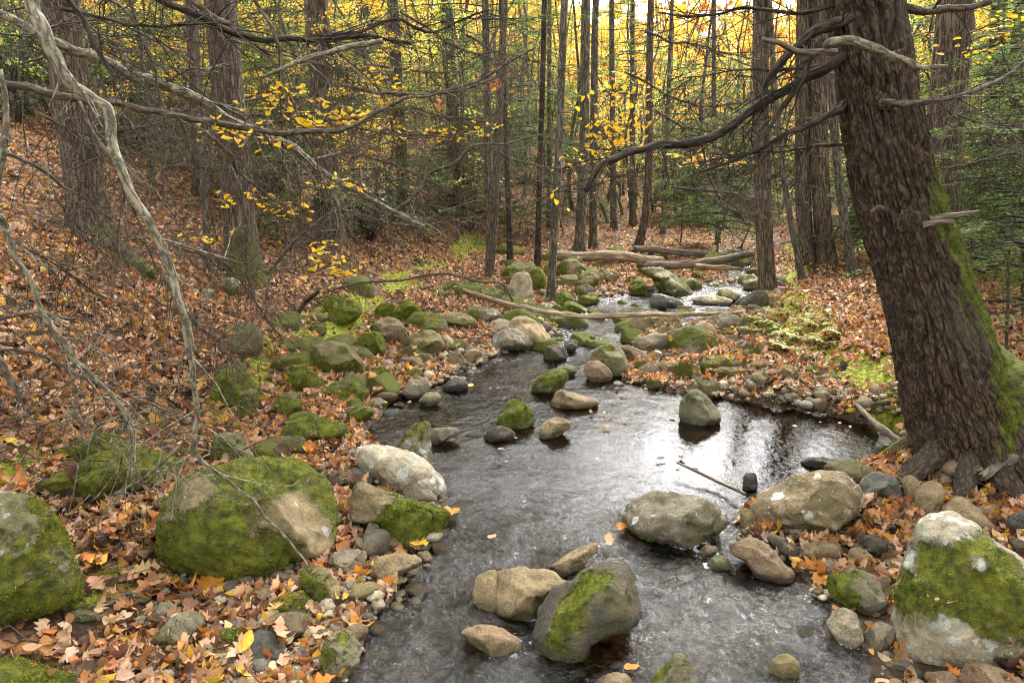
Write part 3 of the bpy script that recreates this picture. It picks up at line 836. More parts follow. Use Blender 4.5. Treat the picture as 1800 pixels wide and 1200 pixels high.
 ('rock', 'small leaning olive stone between the two lichen dotted boulders', 'olive', '1300,902 1310,893 1325,905 1328,927 1315,934 1302,924', (.1, 0, 0), .1, .8, 4),
 ('rock', 'small dark stone with a leaf at the rim of the still pool', 'dark', '1305,847 1310,832 1328,832 1332,852 1325,863 1308,861', (0, 0, 0), 0, .8, 4),
 ('rock', 'flat dark slab awash in the still pool', 'dark', '1405,812 1425,803 1460,805 1485,815 1450,823 1418,822', (0, 0, 0), .1, .6, 4),
 ('rock', 'steep greenish rock with a flat wet foot standing in the pool', 'green', '1192,727 1200,700 1220,685 1238,690 1255,712 1266,737 1240,749 1205,749', (.25, -.2, .4), .15, .8, 6),
 # middle distance, west shore
 ('boulder', 'ridged tan boulder heading the rock pile beside the mid stream', 'tan', '883,590 893,572 903,557 920,555 943,567 965,590 972,604 940,609 900,607', (.1, 0, 0), .25, .8, 6),
 ('boulder', 'grey boulder with white streaks and a dark wet patch at the water', 'grey', '858,607 870,590 890,578 915,580 935,595 934,612 890,618 865,616', (.15, .1, -.2), .55, .8, 6),
 ('boulder', 'yellowish rounded boulder with pale blotches behind the shore pebbles', 'olive', '720,607 728,590 745,582 765,583 780,600 780,614 765,625 740,628 722,618', (.35, -.3, .2), .35, .9, 3),
 ('rock', 'pale leaning stone touching the yellowish blotched boulder', 'pale', '775,592 785,587 800,603 795,614 780,609', (0, 0, 0), .3, .8, 4),
 ('boulder', 'long low ochre boulder with a moss spot in the shore pile', 'olive', '770,562 787,550 813,550 833,560 840,572 827,580 800,576 777,570', (.3, .1, -.1), .2, .7, 4),
 ('boulder', 'round pale yellow boulder under the mossy bank by the leaf slope', 'tan', '650,575 665,562 690,558 708,570 712,585 705,598 685,603 660,593', (.35, -.5, .1), .35, .9, 3),
 ('rock', 'speckled grey rock behind the long low ochre boulder', 'grey', '838,557 850,545 868,543 880,552 878,564 860,571 842,568', (.25, 0, .2), .6, .8, 4),
 ('boulder', 'tall pale slab standing on end with a shaded side', 'pale', '893,505 905,483 922,478 934,491 935,517 929,533 900,526', (.25, -.5, .4), .2, .6, 5),
 ('boulder', 'mossy green boulder behind the tall pale standing slab', 'olive', '925,492 935,473 950,471 962,490 962,507 945,516 932,512', (.8, 0, .1), .3, .9, 3),
 ('rock', 'small moss topped boulder at the slope foot behind the standing slab', 'olive', '880,480 890,468 905,465 917,475 912,487 890,491', (.8, 0, .2), .1, .9, 3),
 ('rock', 'ochre rock lying under the fallen pole', 'olive', '898,550 908,538 925,535 938,545 931,558 910,559', (.1, 0, 0), .1, .8, 4),
 ('rock', 'pinkish pointed stone at the water edge of the shore pile', 'brown', '785,632 795,620 808,618 818,637 810,645 790,643', (0, 0, 0), .1, .8, 6),
 ('rock', 'smooth oval brown stone at the water edge', 'brown', '813,627 825,615 840,614 849,622 840,633 820,637', (0, 0, 0), 0, .8, 2),
 ('rock', 'dark mossy stone at the head of the shaded backwater', 'olive', '648,662 660,648 680,645 692,660 677,676 652,674', (.75, 0, .1), 0, .9, 3),
 ('rock', 'glistening wet slab tilted over the shaded backwater', 'grey', '703,692 720,670 735,666 754,668 750,692 725,703', (0, 0, 0), .2, .7, 6),
 ('rock', 'dark low stone in the ripples off the shore', 'dark', '778,679 790,668 805,666 823,675 816,688 786,689', (.15, 0, 0), 0, .8, 4),
 ('rock', 'greenish flat stone beside the glistening wet slab', 'green', '735,705 750,690 770,690 774,702 755,715', (.2, 0, 0), .1, .7, 3),
 ('boulder', 'egg shaped boulder with bright moss top in the middle of the ripples', 'green', '932,680 945,662 970,650 995,650 999,665 985,684 960,695 940,692', (.66, -.1, .55), .15, .9, 2),
 ('rock', 'angular tan rock with a leaf filled notch in mid stream', 'tan', '967,710 975,690 985,684 1010,692 1046,702 1047,714 1010,720 975,721', (.1, -.4, 0), .15, .8, 7),
 ('boulder', 'moss draped triangular rock littered with leaves in mid stream', 'olive', '870,742 880,720 900,702 920,705 935,722 939,744 915,757 885,754', (.70, .1, .2), .15, .8, 5),
 ('rock', 'dark flat stone in front of the moss draped triangular rock', 'dark', '850,772 858,755 880,748 905,760 902,772 870,778', (.1, 0, 0), .1, .7, 4),
 ('rock', 'smooth brown pointed stone in front of the leaf filled notch', 'tan', '943,769 955,745 975,733 1001,740 1000,754 975,768 955,773', (0, 0, 0), .1, .8, 3),
 ('boulder', 'pointed rock with green and white lichen at the head of the wide pale boulder', 'green', '700,780 715,755 735,742 755,745 757,790 757,818 730,803 705,797', (.45, -.3, .3), .9, .8, 5),
 ('rock', 'flat grey stone awash behind the pointed lichen rock', 'grey', '755,767 765,752 800,752 810,760 790,771 765,783', (0, 0, 0), .1, .6, 3),
 # middle distance, mid stream and gravel bar
 ('boulder', 'big round grey green boulder at the end of the gravel bar', 'green', '1037,634 1045,615 1065,605 1085,607 1100,625 1104,650 1095,663 1060,661', (.42, -.1, .3), .15, .9, 3),
 ('rock', 'rust and cream banded rock leaning on the big round boulder', 'brown', '1025,647 1035,635 1055,635 1072,650 1076,665 1060,673 1035,668', (0, 0, 0), .25, .9, 6),
 ('rock', 'long brown wedge sloping away behind the big round boulder', 'brown', '1085,607 1110,609 1145,627 1130,640 1105,635', (0, 0, 0), .1, .7, 4),
 ('rock', 'dark wet stone with splashing water above the egg boulder', 'dark', '955,627 960,610 975,605 996,615 992,632 965,635', (.3, 0, 0), 0, .9, 5),
 ('rock', 'small black stone with an orange leaf beside the splash', 'dark', '988,612 1000,597 1013,598 1016,610 1005,620 992,617', (0, 0, 0), 0, .9, 3),
 ('rock', 'low dark mottled rock below the splashing stone', 'green', '972,652 990,640 1012,645 1012,657 985,663', (.25, 0, 0), .1, .8, 4),
 ('boulder', 'blocky tan boulder carrying the fallen pole across the stream', 'tan', '1103,572 1115,553 1130,548 1185,553 1195,565 1190,584 1160,588 1115,588', (.1, 0, 0), .3, .7, 6),
 ('rock', 'small ochre triangle of stone leaning on the blocky tan boulder', 'olive', '1147,585 1150,570 1158,565 1174,580 1165,587', (0, 0, 0), 0, .8, 4),
 ('rock', 'flat grey slab with a crack at the top of the gravel bar', 'grey', '1107,602 1130,590 1170,588 1177,605 1160,623 1130,618', (0, 0, 0), .1, .6, 5),
 ('boulder', 'dull grey block behind the pole at the head of the gravel bar', 'grey', '1235,582 1240,560 1260,553 1290,553 1302,565 1285,581 1245,585', (.1, 0, 0), .2, .7, 6),
 ('boulder', 'long mossy slab sloping below the log jam', 'green', '1119,476 1141,469 1175,475 1195,491 1215,509 1219,519 1197,522 1175,520 1157,506 1146,490', (.55, 0, .2), .6, .7, 4),
 ('rock', 'half mossy round rock beside the tail of the long mossy slab', 'grey', '1200,502 1208,490 1220,489 1236,503 1225,511 1205,511', (.55, .6, .2), .3, .9, 3),
 ('rock', 'moss sided rock in front of the long mossy slab', 'olive', '1103,520 1108,500 1120,492 1135,500 1138,512 1120,521', (.7, -.2, .1), .2, .9, 4),
 ('boulder', 'pale yellow mossy boulder under the log jam end', 'olive', '1012,497 1020,483 1035,479 1051,483 1051,499 1035,508 1015,510', (.5, -.1, .3), .4, .9, 3),
 ('rock', 'dark footed mossy stone below the pale yellow mossy boulder', 'dark', '1005,517 1015,503 1035,500 1046,510 1035,520 1010,521', (.6, 0, .4), 0, .8, 3),
 ('rock', 'low olive boulder resting below the bare log', 'olive', '1050,489 1060,476 1078,475 1089,483 1080,495 1055,496', (.4, 0, .2), .3, .9, 3),
 ('rock', 'bright green moss cushion beside the leaning stream trunk', 'olive', '970,530 978,515 995,513 1009,525 1000,541 975,541', (.95, 0, .1), 0, .9, 3),
 ('rock', 'low flat rock with a yellow green moss sheet near the pole', 'olive', '1010,530 1025,519 1045,520 1056,528 1040,537 1018,537', (.85, 0, .3), 0, .8, 3),
 ('rock', 'wedge of mossy stone sliding under the fallen pole', 'olive', '985,542 1000,528 1025,539 1036,550 1000,551', (.75, 0, .2), .1, .8, 4),
 ('boulder', 'smooth blue grey slab in the upper cascade', 'blue', '1140,530 1150,517 1175,520 1201,532 1190,543 1155,543', (0, 0, 0), .15, .7, 4),
 ('rock', 'whitish rock with a mossy side in the upper cascade', 'pale', '1255,522 1265,508 1285,507 1301,518 1295,533 1270,533', (.4, -.6, .1), .3, .8, 6),
 ('boulder', 'round pale boulder with a yellow green cap in front of the slim trunk', 'pale', '1303,499 1310,485 1325,483 1334,493 1329,511 1310,512', (.45, -.2, .5), .3, .9, 2),
 ('rock', 'long flat pale rock damming the upper cascade', 'pale', '1213,527 1240,519 1287,527 1272,538 1230,538', (0, 0, 0), .2, .7, 4),
 ('boulder', 'dark boulder leaning against the slim trunk above the cascade', 'dark', '1283,542 1300,525 1335,510 1350,520 1345,545 1300,551', (.3, 0, .2), .1, .8, 5),
 ('rock', 'pale rounded rock propping the bare log', 'tan', '995,472 1000,460 1015,458 1019,475 1010,491 998,483', (.3, 0, .3), .3, .9, 3),
 # mossy rocks at the foot of the leaf slope
 ('boulder', 'olive boulder with soft moss at the slope foot above the backwater', 'olive', '535,617 550,605 590,600 625,620 641,650 612,668 570,663 540,643', (.60, -.3, .2), .15, .9, 3),
 ('boulder', 'flat moss covered boulder at the edge of the shaded backwater', 'olive', '495,757 515,738 560,733 605,745 609,767 560,780 510,778', (.80, 0, .1), .1, .9, 2),
 ('rock', 'olive rock at the mouth of the dark mossy hollow', 'olive', '415,707 425,690 450,683 456,705 440,733 418,738', (.6, 0, .1), .1, .9, 4),
 ('rock', 'tilted mossy rock on the stream side of the dark hollow', 'olive', '480,717 490,695 520,690 530,715 500,738', (.7, 0, .2), .1, .9, 4),
 ('rock', 'thick dark green moss hummock over the hollow', 'dark', '365,700 375,668 395,648 430,655 452,680 425,712 385,716', (1.0, 0, 0), 0, .9, 2),
 ('rock', 'long green moss bank stone running down to the olive boulder', 'olive', '500,655 520,640 545,645 575,680 570,697 530,693', (.85, 0, .1), .1, .8, 3),
 ('rock', 'grey green rock behind the largest rounded boulder under the arching stem', 'green', '368,792 380,765 410,760 435,785 445,812 380,814', (.5, -.2, .1), .2, .9, 3),
 ('rock', 'bright yellow green moss mound among leaves by the pale yellow boulder', 'olive', '622,602 640,585 665,583 678,603 672,627 640,631', (.97, 0, .1), 0, .9, 2),
 ('rock', 'dark low mossy rock along the backwater', 'dark', '565,692 590,670 630,673 650,690 630,708 590,708', (.8, 0, .1), 0, .9, 3),
 ('boulder', 'deep moss mound set into the leaf slope', 'olive', '540,547 555,528 585,517 625,530 637,552 600,573 560,578', (.95, 0, .1), 0, .8, 2),
 ('rock', 'dark green moss lump on the slope nearest the standing slab', 'olive', '655,547 670,533 690,533 697,557 667,563', (.95, 0, .1), 0, .8, 2),
 ('rock', 'yellow green moss lump beside the shore pile', 'olive', '690,547 715,528 740,543 737,568 700,571', (.93, 0, .1), 0, .8, 2),
 ('rock', 'low mossy rock half hidden by leaves at the backwater corner', 'olive', '600,728 615,715 645,712 660,725 640,738 610,740', (.7, 0, .1), .1, .8, 3),
 ('rock', 'lichened stone poking from the leaf slope', 'green', '383,505 395,490 415,490 424,503 410,518 388,516', (.5, 0, .1), .8, .8, 4),
 ('rock', 'second grey stone poking from the leaf slope below the lichened one', 'grey', '350,520 358,508 375,508 380,522 368,532 352,530', (.35, 0, .1), .5, .8, 4),
 ('rock', 'mossy ledge stone half buried high on the leaf slope', 'olive', '195,432 215,422 240,445 262,478 245,480 215,455', (.7, .2, .1), .1, .7, 4),
 # gravel bar
 ('rock', 'pale stone high on the gravel bar near the mossy bank', 'grey', '1288,613 1300,600 1325,601 1331,618 1300,623', (0, 0, 0), .1, .8, 4),
 ('rock', 'round ochre stone at the mossy bank edge', 'olive', '1366,657 1380,642 1398,645 1402,658 1386,668', (.1, 0, 0), .1, .9, 3),
 ('rock', 'ochre cube of stone in the gravel bar leaves', 'olive', '1316,670 1325,655 1345,653 1352,670 1336,681', (.1, 0, .1), .1, .9, 4),
 ('rock', 'long flat olive stone with a moss streak on the gravel bar', 'olive', '1250,652 1270,645 1312,650 1318,662 1280,666', (.4, .2, .2), 0, .7, 3),
 ('rock', 'flat grey stone next to the big round boulder', 'grey', '1122,647 1140,638 1155,643 1156,659 1130,661', (0, 0, 0), 0, .8, 3),
 ('rock', 'brownish stacked stone beside the flat grey one on the bar', 'tan', '1153,642 1165,633 1182,640 1182,657 1160,660', (0, 0, 0), .1, .8, 3),
 ('rock', 'dark slate coloured stone in the middle of the gravel bar', 'dark', '1160,630 1168,620 1184,621 1186,633 1170,638', (0, 0, 0), 0, .8, 4),
]
for rk in ROCKS:
    nm, lab, c_, pp, ms, li, dr, fc = rk[:8]
    rock(nm, lab, c_, P_(pp), ms, li, dr, fc, spots=rk[8] if len(rk) > 8 else ())

ROCK_BVH = None
def rebuild_bvh():
    global ROCK_BVH
    ROCK_BVH = BVHTree.FromPolygons([tuple(v) for v in np.concatenate(ROCK_V)], [tuple(int(i) for i in f) for f in np.concatenate(ROCK_F)])
rebuild_bvh()
def rock_top(x, y):
    h = ROCK_BVH.ray_cast(Vector((x, y, 6)), Vector((0, 0, -1)))
    return (None, None) if h[0] is None else (h[0].z, h[1])
def pick(px, py):
    """first of stone or ground seen at a photo pixel: point, normal"""
    d = Vector(ray(px, py)).normalized()
    h = ROCK_BVH.ray_cast(Vector(CAM), d)
    g = on_ground(px, py)
    if h[0] is not None and (h[0] - Vector(CAM)).length < np.linalg.norm(g - CAM):
        return np.array(h[0]), np.array(h[1])
    e = 0.05
    n = np.array([h1(g[0] - e, g[1]) - h1(g[0] + e, g[1]), h1(g[0], g[1] - e) - h1(g[0], g[1] + e), 2 * e])
    return g, n / np.linalg.norm(n)
# ------------------------------------------------------------------ ground sheet
def axis(n, half, k):
    u = np.linspace(-1, 1, n)
    return half * np.sinh(k * u) / math.sinh(k)
gx = axis(520, 130, 5.2) + 0.4
u = np.linspace(0, 1, 620)
gy = -14 + 170 * (np.sinh(4.6 * (u * 1.33 - 0.33)) / math.sinh(4.6) + math.sinh(4.6 * .33) / math.sinh(4.6)) / (1 + math.sinh(4.6 * .33) / math.sinh(4.6))
X, Y = np.meshgrid(gx, gy)
Z = H(X, Y)
xl, xr = edges(Y)
xf = np.interp(Y, FOOT[:, 0], FOOT[:, 1]); xb = np.interp(Y, BANK[:, 0], BANK[:, 1])
near = 1 - sstep(13, 17, Y)
din = np.minimum(X - xl, xr - X)
bed = sstep(-0.35, -0.02, din) * near
bar = sstep(0.35, -0.1, (X - xb)) * sstep(-0.1, 0.1, X - xr) * near
bed = np.maximum(bed, 0.75 * bar)
mossg = -1.0 + 1.45 * np.exp(-((X - xf + 0.05) / 0.42) ** 2) * near + 1.75 * np.exp(-((X - xb - 0.22) / 0.30) ** 2) * near * sstep(3.0, 4.2, Y) + 0.55 * fbm2(X, Y, 1.3, 3, 21)
mossg = mossg + 0.65 * np.exp(-((X + 1.75) / 0.55) ** 2 - ((Y - 2.55) / 0.35) ** 2)
mb = MB()
ny, nx = X.shape
i = np.arange(ny - 1)[:, None] * nx; j = np.arange(nx - 1)[None]
F = np.stack([i + j, i + j + 1, i + nx + j + 1, i + nx + j], -1).reshape(-1, 4)
mb.add(np.stack([X, Y, Z], -1).reshape(-1, 3), F, bed=bed.ravel(), moss=mossg.ravel())
tag(mb.build('ground', M_GROUND), 'leaf covered forest floor rising on one side of the rocky stream bed', 'ground', kind='structure')

# ------------------------------------------------------------------ water
vy = np.concatenate([np.arange(-0.6, 5.5, 0.022), np.arange(5.5, 9, 0.035), np.arange(9, YEND + 0.8, 0.06)])
ux = np.linspace(0, 1, 190)
YY = np.repeat(vy[:, None], len(ux), 1)
l_, r_ = edges(vy)
l_ = l_ - 0.35; r_ = r_ + 0.35
XX = l_[:, None] + (r_ - l_)[:, None] * ux[None]
def turbulence(x, y):
    t = 0.50 * (1 - sstep(2.8, 3.7, y)) + 0.30
    pool = np.exp(-(((x - 1.6) / 1.25) ** 2 + ((y - 4.45) / 0.95) ** 2) ** 2)
    t = t * (1 - 0.9 * pool)
    t = t + 0.55 * np.exp(-((x - 0.35) / 0.6) ** 2 - ((y - 8.1) / 1.1) ** 2) + 0.6 * sstep(9.0, 10, y)
    return np.clip(t, 0.05, 1.3)
TT = turbulence(XX, YY)
foam = 0.62 * np.exp(-((XX - 0.55) / 0.35) ** 2 - ((YY - 8.0) / 0.8) ** 2) + 0.62 * np.exp(-((XX - 2.45) / 0.4) ** 2 - ((YY - 9.2) / 0.8) ** 2) + 0.22 * sstep(10.2, 11, YY)
WR = np.concatenate(WET_ROCKS)
kd = __import__('mathutils').kdtree.KDTree(len(WR))
for i_, w_ in enumerate(WR): kd.insert((w_[0], w_[1], 0), i_)
kd.balance()
DR = np.array([kd.find((a_, b_, 0))[2] if -0.2 < b_ < 13 else 9.0 for a_, b_ in zip(XX.ravel(), YY.ravel())]).reshape(XX.shape)
rif = np.clip(1 - sstep(3.0, 3.7, YY) + sstep(6.4, 7.4, YY), 0, 1)
foam = np.maximum(foam, .66 * np.exp(-(DR / .028) ** 2) * rif * (.55 + .6 * fbm2(XX, YY, 3.0, 2, 61)))
TT = TT + .45 * np.exp(-(DR / .10) ** 2) * rif
ZZ = .006 * np.exp(-(DR / .05) ** 2) * rif + wlev(YY) + 0.010 * TT * fbm2(XX, YY * 0.75, 4.2, 3, 31) + 0.006 * TT * (1 - np.abs(fbm2(XX + 0.3 * fbm2(XX, YY, 3, 2, 5), YY * 0.7, 10, 2, 33)))
mb = MB()
ny, nx = XX.shape
i = np.arange(ny - 1)[:, None] * nx; j = np.arange(nx - 1)[None]
F = np.stack([i + j, i + j + 1, i + nx + j + 1, i + nx + j], -1).reshape(-1, 4)
mb.add(np.stack([XX, YY, ZZ], -1).reshape(-1, 3), F, turb=TT.ravel(), foam=foam.ravel())
tag(mb.build('stream_water', M_WATER), 'clear rippling brook water reflecting white sky between dark trunks', 'water', kind='structure')

# ------------------------------------------------------------------ cobbles (individual), pebbles (stuff)
def zone_points(n, rng, ymax=10.5):
    out = []
    while len(out) < n:
        y = 1.5 + (ymax - 1.5) * rng.random() ** 1.25
        l, r = [float(q) for q in edges(y)]
        f = float(np.interp(y, FOOT[:, 0], FOOT[:, 1])); b = float(np.interp(y, BANK[:, 0], BANK[:, 1]))
        k = rng.random()
        if k < 0.30:   # west shore
            x = l + 0.12 - rng.random() ** 1.2 * min(l - f + 0.1, .8)
        elif k < 0.84: # gravel bar and east shore
            x = r - 0.15 + rng.random() * max(min(b - r + 0.2, 2.4), 0.5)
        else:
            x = l + rng.random() * (r - l)
        if abs(x) > 0.8 * y + 0.5: continue
        out.append((x, y))
    return out

rng = np.random.default_rng(5)
protos = []
for k in range(14):
    V0, F0 = ico(4)
    D = V0.copy()
    for q in range(5):
        n = rng.normal(size=3); n /= np.linalg.norm(n)
        ex = D @ n - rng.uniform(.6, .9); D = D - n * np.where(ex > 0, ex * .8, 0)[:, None]
    D = D * np.array([1, rng.uniform(.6, .95), rng.uniform(.4, .7)])
    D = D + normals(D, F0) * (0.07 * fbm(D * 1.7 + k * 7, 3, k))[:, None]
    key = ['tan', 'grey', 'tan', 'dark', 'brown', 'olive', 'blue', 'pale', 'tan', 'grey', 'tan', 'pale', 'green', 'grey'][k]
    mb = MB(); mb.add(D, F0, col=np.array(RC[key]), moss=-1.6 + (1.3 if key == 'olive' else 0), lichen=.15, wet=0.0)
    mw = MB(); mw.add(D, F0, col=np.array(RC[key]) * .8, moss=-1.6, lichen=0.0, wet=1.0)
    protos.append((mb.mesh('cobble', M_ROCK), key, D, F0, mw.mesh('wet_cobble', M_ROCK)))
CW = dict(tan='tan', grey='grey', dark='dark', brown='brown', olive='olive', blue='slate blue', pale='pale', green='greenish')
ncob = 0
for (x, y) in zone_points(900, rng):
    if ncob >= 270: break
    s = float(np.clip(rng.lognormal(-2.75, 0.45), 0.035, 0.17))
    if y > 6: s *= 1.25
    tz, tn = rock_top(x, y)
    g = h1(x, y)
    if tz is not None and tz > g - 0.02: continue
    me, key, D, F0, mewet = protos[int(rng.integers(len(protos)))]
    l, r = [float(q) for q in edges(y)]
    if l < x < r: me = mewet; s = min(s, .08)
    o = bpy.data.objects.new('cobble', me); COL.objects.link(o)
    o.location = (x, y, g + 0.22 * s); o.scale = (s, s, s); o.rotation_euler = (rng.normal() * .25, rng.normal() * .25, rng.random() * 6.28)
    l, r = [float(q) for q in edges(y)]
    where = 'in the stream water' if l < x < r else ('among the leaves on the gravel bar' if x > 0 else 'along the leaf slope shore')
    tag(o, f'small {CW[key]} cobble {where}', 'cobble', f'{CW[key]} cobbles {where}')
    M = o.matrix_basis if False else None
    c, sn = math.cos(o.rotation_euler[2]), math.sin(o.rotation_euler[2])
    W = D[::1] * s
    W = np.stack([W[:, 0] * c - W[:, 1] * sn, W[:, 0] * sn + W[:, 1] * c, W[:, 2]], 1) + np.array(o.location)
    if s > 0.07: reg_surface(W, F0)
    ncob += 1
mossp = []
for k in range(6):
    V0, F0 = ico(5); D = V0.copy()
    for q in range(6):
        n = rng.normal(size=3); n[2] = abs(n[2]); n /= np.linalg.norm(n)
        ex = D @ n - rng.uniform(.55, .85); D = D - n * np.where(ex > 0, ex * .9, 0)[:, None]
    D = D * np.array([1, rng.uniform(.65, .95), rng.uniform(.5, .8)])
    D = D + normals(D, F0) * (0.06 * fbm(D * 1.8 + k * 9, 4, k + 30))[:, None]
    Nn = normals(D, F0)
    mo_ = [-.35, .15, .35, -.1, .3, .0][k] + .55 * Nn[:, 2] + .4 * fbm(D * 1.6 + k, 3, k) - .2
    mb = MB(); mb.add(D, F0, col=np.array(RC[['olive', 'grey', 'olive', 'tan', 'green', 'pale'][k]]), moss=mo_, lichen=.35, wet=0.0)
    mossp.append((mb.mesh('mossy_rock', M_ROCK), D, F0))
nm_ = 0
for tr in range(900):
    if nm_ >= 165: break
    k = rng.random()
    if k < .45:
        y = rng.uniform(3.6, 12.5); l, r = [float(q) for q in edges(y)]; f = float(np.interp(y, FOOT[:, 0], FOOT[:, 1]))
        x = l - .05 - (l - f + .35) * rng.random(); wh = 'packed along the shore at the foot of the leaf slope'
    elif k < .88:
        y = rng.uniform(7.2, 13.8); l, r = [float(q) for q in edges(y)]
        x = rng.uniform(min(l, .2) - .3, r + .4); wh = 'crowding the upper stream below the log jam'
    else:
        y = rng.uniform(5.5, 10.5); l, r = [float(q) for q in edges(y)]; b_ = float(np.interp(y, BANK[:, 0], BANK[:, 1]))
        x = r + rng.random() * (b_ - r); wh = 'on the gravel bar'
    s_ = float(np.clip(rng.lognormal(-1.95, .38), .08, .30)) * (1 if y > 5 else .75)
    tz, tn = rock_top(x, y); g = h1(x, y)
    if tz is not None and tz > g + .02: continue
    me, D, F0 = mossp[int(rng.integers(6))]
    o = bpy.data.objects.new('rock', me); COL.objects.link(o)
    l, r = [float(q) for q in edges(y)]
    zz = max(g, float(wlev(y)) - .02) if l < x < r else g
    o.location = (x, y, zz + .16 * s_); o.scale = (s_,) * 3; o.rotation_euler = (0, 0, rng.random() * 6.28)
    tag(o, 'patchily mossed rock ' + wh, 'rock', 'mossy rocks ' + wh)
    c, sn = math.cos(o.rotation_euler[2]), math.sin(o.rotation_euler[2])
    W = D * s_; W = np.stack([W[:, 0] * c - W[:, 1] * sn, W[:, 0] * sn + W[:, 1] * c, W[:, 2]], 1) + np.array(o.location)
    reg_surface(W, F0); nm_ += 1
    if nm_ % 12 == 0: rebuild_bvh()
rebuild_bvh()

mb = MB()
V1, F1 = ico(2)
n = 9000
pts = zone_points(n, rng, 11.5)
pk = np.array(pts)
# pebble fan on the near west shore
fan = np.stack([rng.normal(-0.98, 0.22, 900), rng.normal(2.5, 0.28, 900)], 1)
pk = np.vstack([pk, fan])
gz = H(pk[:, 0], pk[:, 1])
s = np.clip(rng.lognormal(-4.15, 0.5, len(pk)), 0.006, 0.05) * np.where(pk[:, 1] > 5, 1.35, 1)
keys = np.array([RC[k] for k in ('tan', 'grey', 'tan', 'pale', 'brown', 'blue', 'pale')])
cc = keys[rng.integers(0, 7, len(pk))] * (1 + .2 * rng.standard_normal((len(pk), 1)))
yaw = rng.random(len(pk)) * 6.28
sh = np.stack([np.ones(len(pk)), rng.uniform(.6, 1, len(pk)), rng.uniform(.4, .75, len(pk))], 1)
V = V1[None] * (1 + 0.16 * rng.standard_normal((len(pk), len(V1), 1)) * 0.6) * sh[:, None] * s[:, None, None]
c, sn = np.cos(yaw)[:, None], np.sin(yaw)[:, None]
V = np.stack([V[..., 0] * c - V[..., 1] * sn, V[..., 0] * sn + V[..., 1] * c, V[..., 2]], -1)
V = V + np.stack([pk[:, 0], pk[:, 1], gz + 0.3 * s], 1)[:, None]
F = (np.arange(len(pk)) * len(V1))[:, None, None] + F1[None]
mb.add(V.reshape(-1, 3), F.reshape(-1, 3), col=np.repeat(np.clip(cc, .02, .6), len(V1), 0), moss=-2.0, lichen=0.0, wet=np.repeat(((pk[:, 0] > edges(pk[:, 1])[0]) & (pk[:, 0] < edges(pk[:, 1])[1])) * 1.0, len(V1)))
tag(mb.build('gravel', M_ROCK), 'loose pebbles of many colours along the shores and in the stream bed', 'gravel', kind='stuff')

# ------------------------------------------------------------------ fallen leaves (stuff)
LC = [(.47, .27, .135), (.38, .17, .06), (.47, .30, .19), (.11, .055, .03), (.48, .17, .03), (.58, .34, .035), (.22, .10, .05), (.06, .035, .022)]
LW = [.27, .18, .16, .13, .08, .04, .11, .05]
rng = np.random.default_rng(17)
def leaf_points(n, x0, x1, y0, y1):
    x = rng.uniform(x0, x1, n); y = rng.uniform(y0, y1, n)
    ok = np.abs(x) < 0.80 * y + 0.9
    return x[ok], y[ok]
def leaf_density(x, y):
    l, r = edges(y)
    f = np.interp(y, FOOT[:, 0], FOOT[:, 1]); b = np.interp(y, BANK[:, 0], BANK[:, 1])
    din = np.minimum(x - l, r - x)
    nr = 1 - sstep(13, 17, y)
    d = np.where(din > -0.02, 0.004 * nr + 0.8 * (1 - nr), 1.0)
    d = d * np.where((din <= -0.02), 0.35 + 0.65 * sstep(0, 0.5, -din), 1)
    barz = (x > r) & (x < b) & (y < 13)
    clump = sstep(-0.25, 0.45, fbm2(x, y, 2.4, 3, 77))
    d = d * np.where(barz, 1.5 + 0.6 * clump, 1.0)
    westsh = (x < l) & (x > f)
    d = d * np.where(westsh, 0.8 + 0.4 * clump, 1.0)
    mossn = np.exp(-((x - f + 0.05) / 0.35) ** 2) * nr + np.exp(-((x - b - 0.2) / 0.24) ** 2) * nr * sstep(3, 4.2, y)
    d = d * (1 - 0.85 * np.clip(mossn, 0, 1) * sstep(-.5, .3, fbm2(x, y, 1.8, 2, 55)))
    bare = sstep(0.12, 0.55, fbm2(x, y, 1.3, 3, 91))
    patch = np.exp(-((x + 1.75) / 0.5) ** 2 - ((y - 2.5) / 0.33) ** 2)
    return d * (1 - 0.75 * bare) * (1 - 0.75 * patch)
lm = MB()
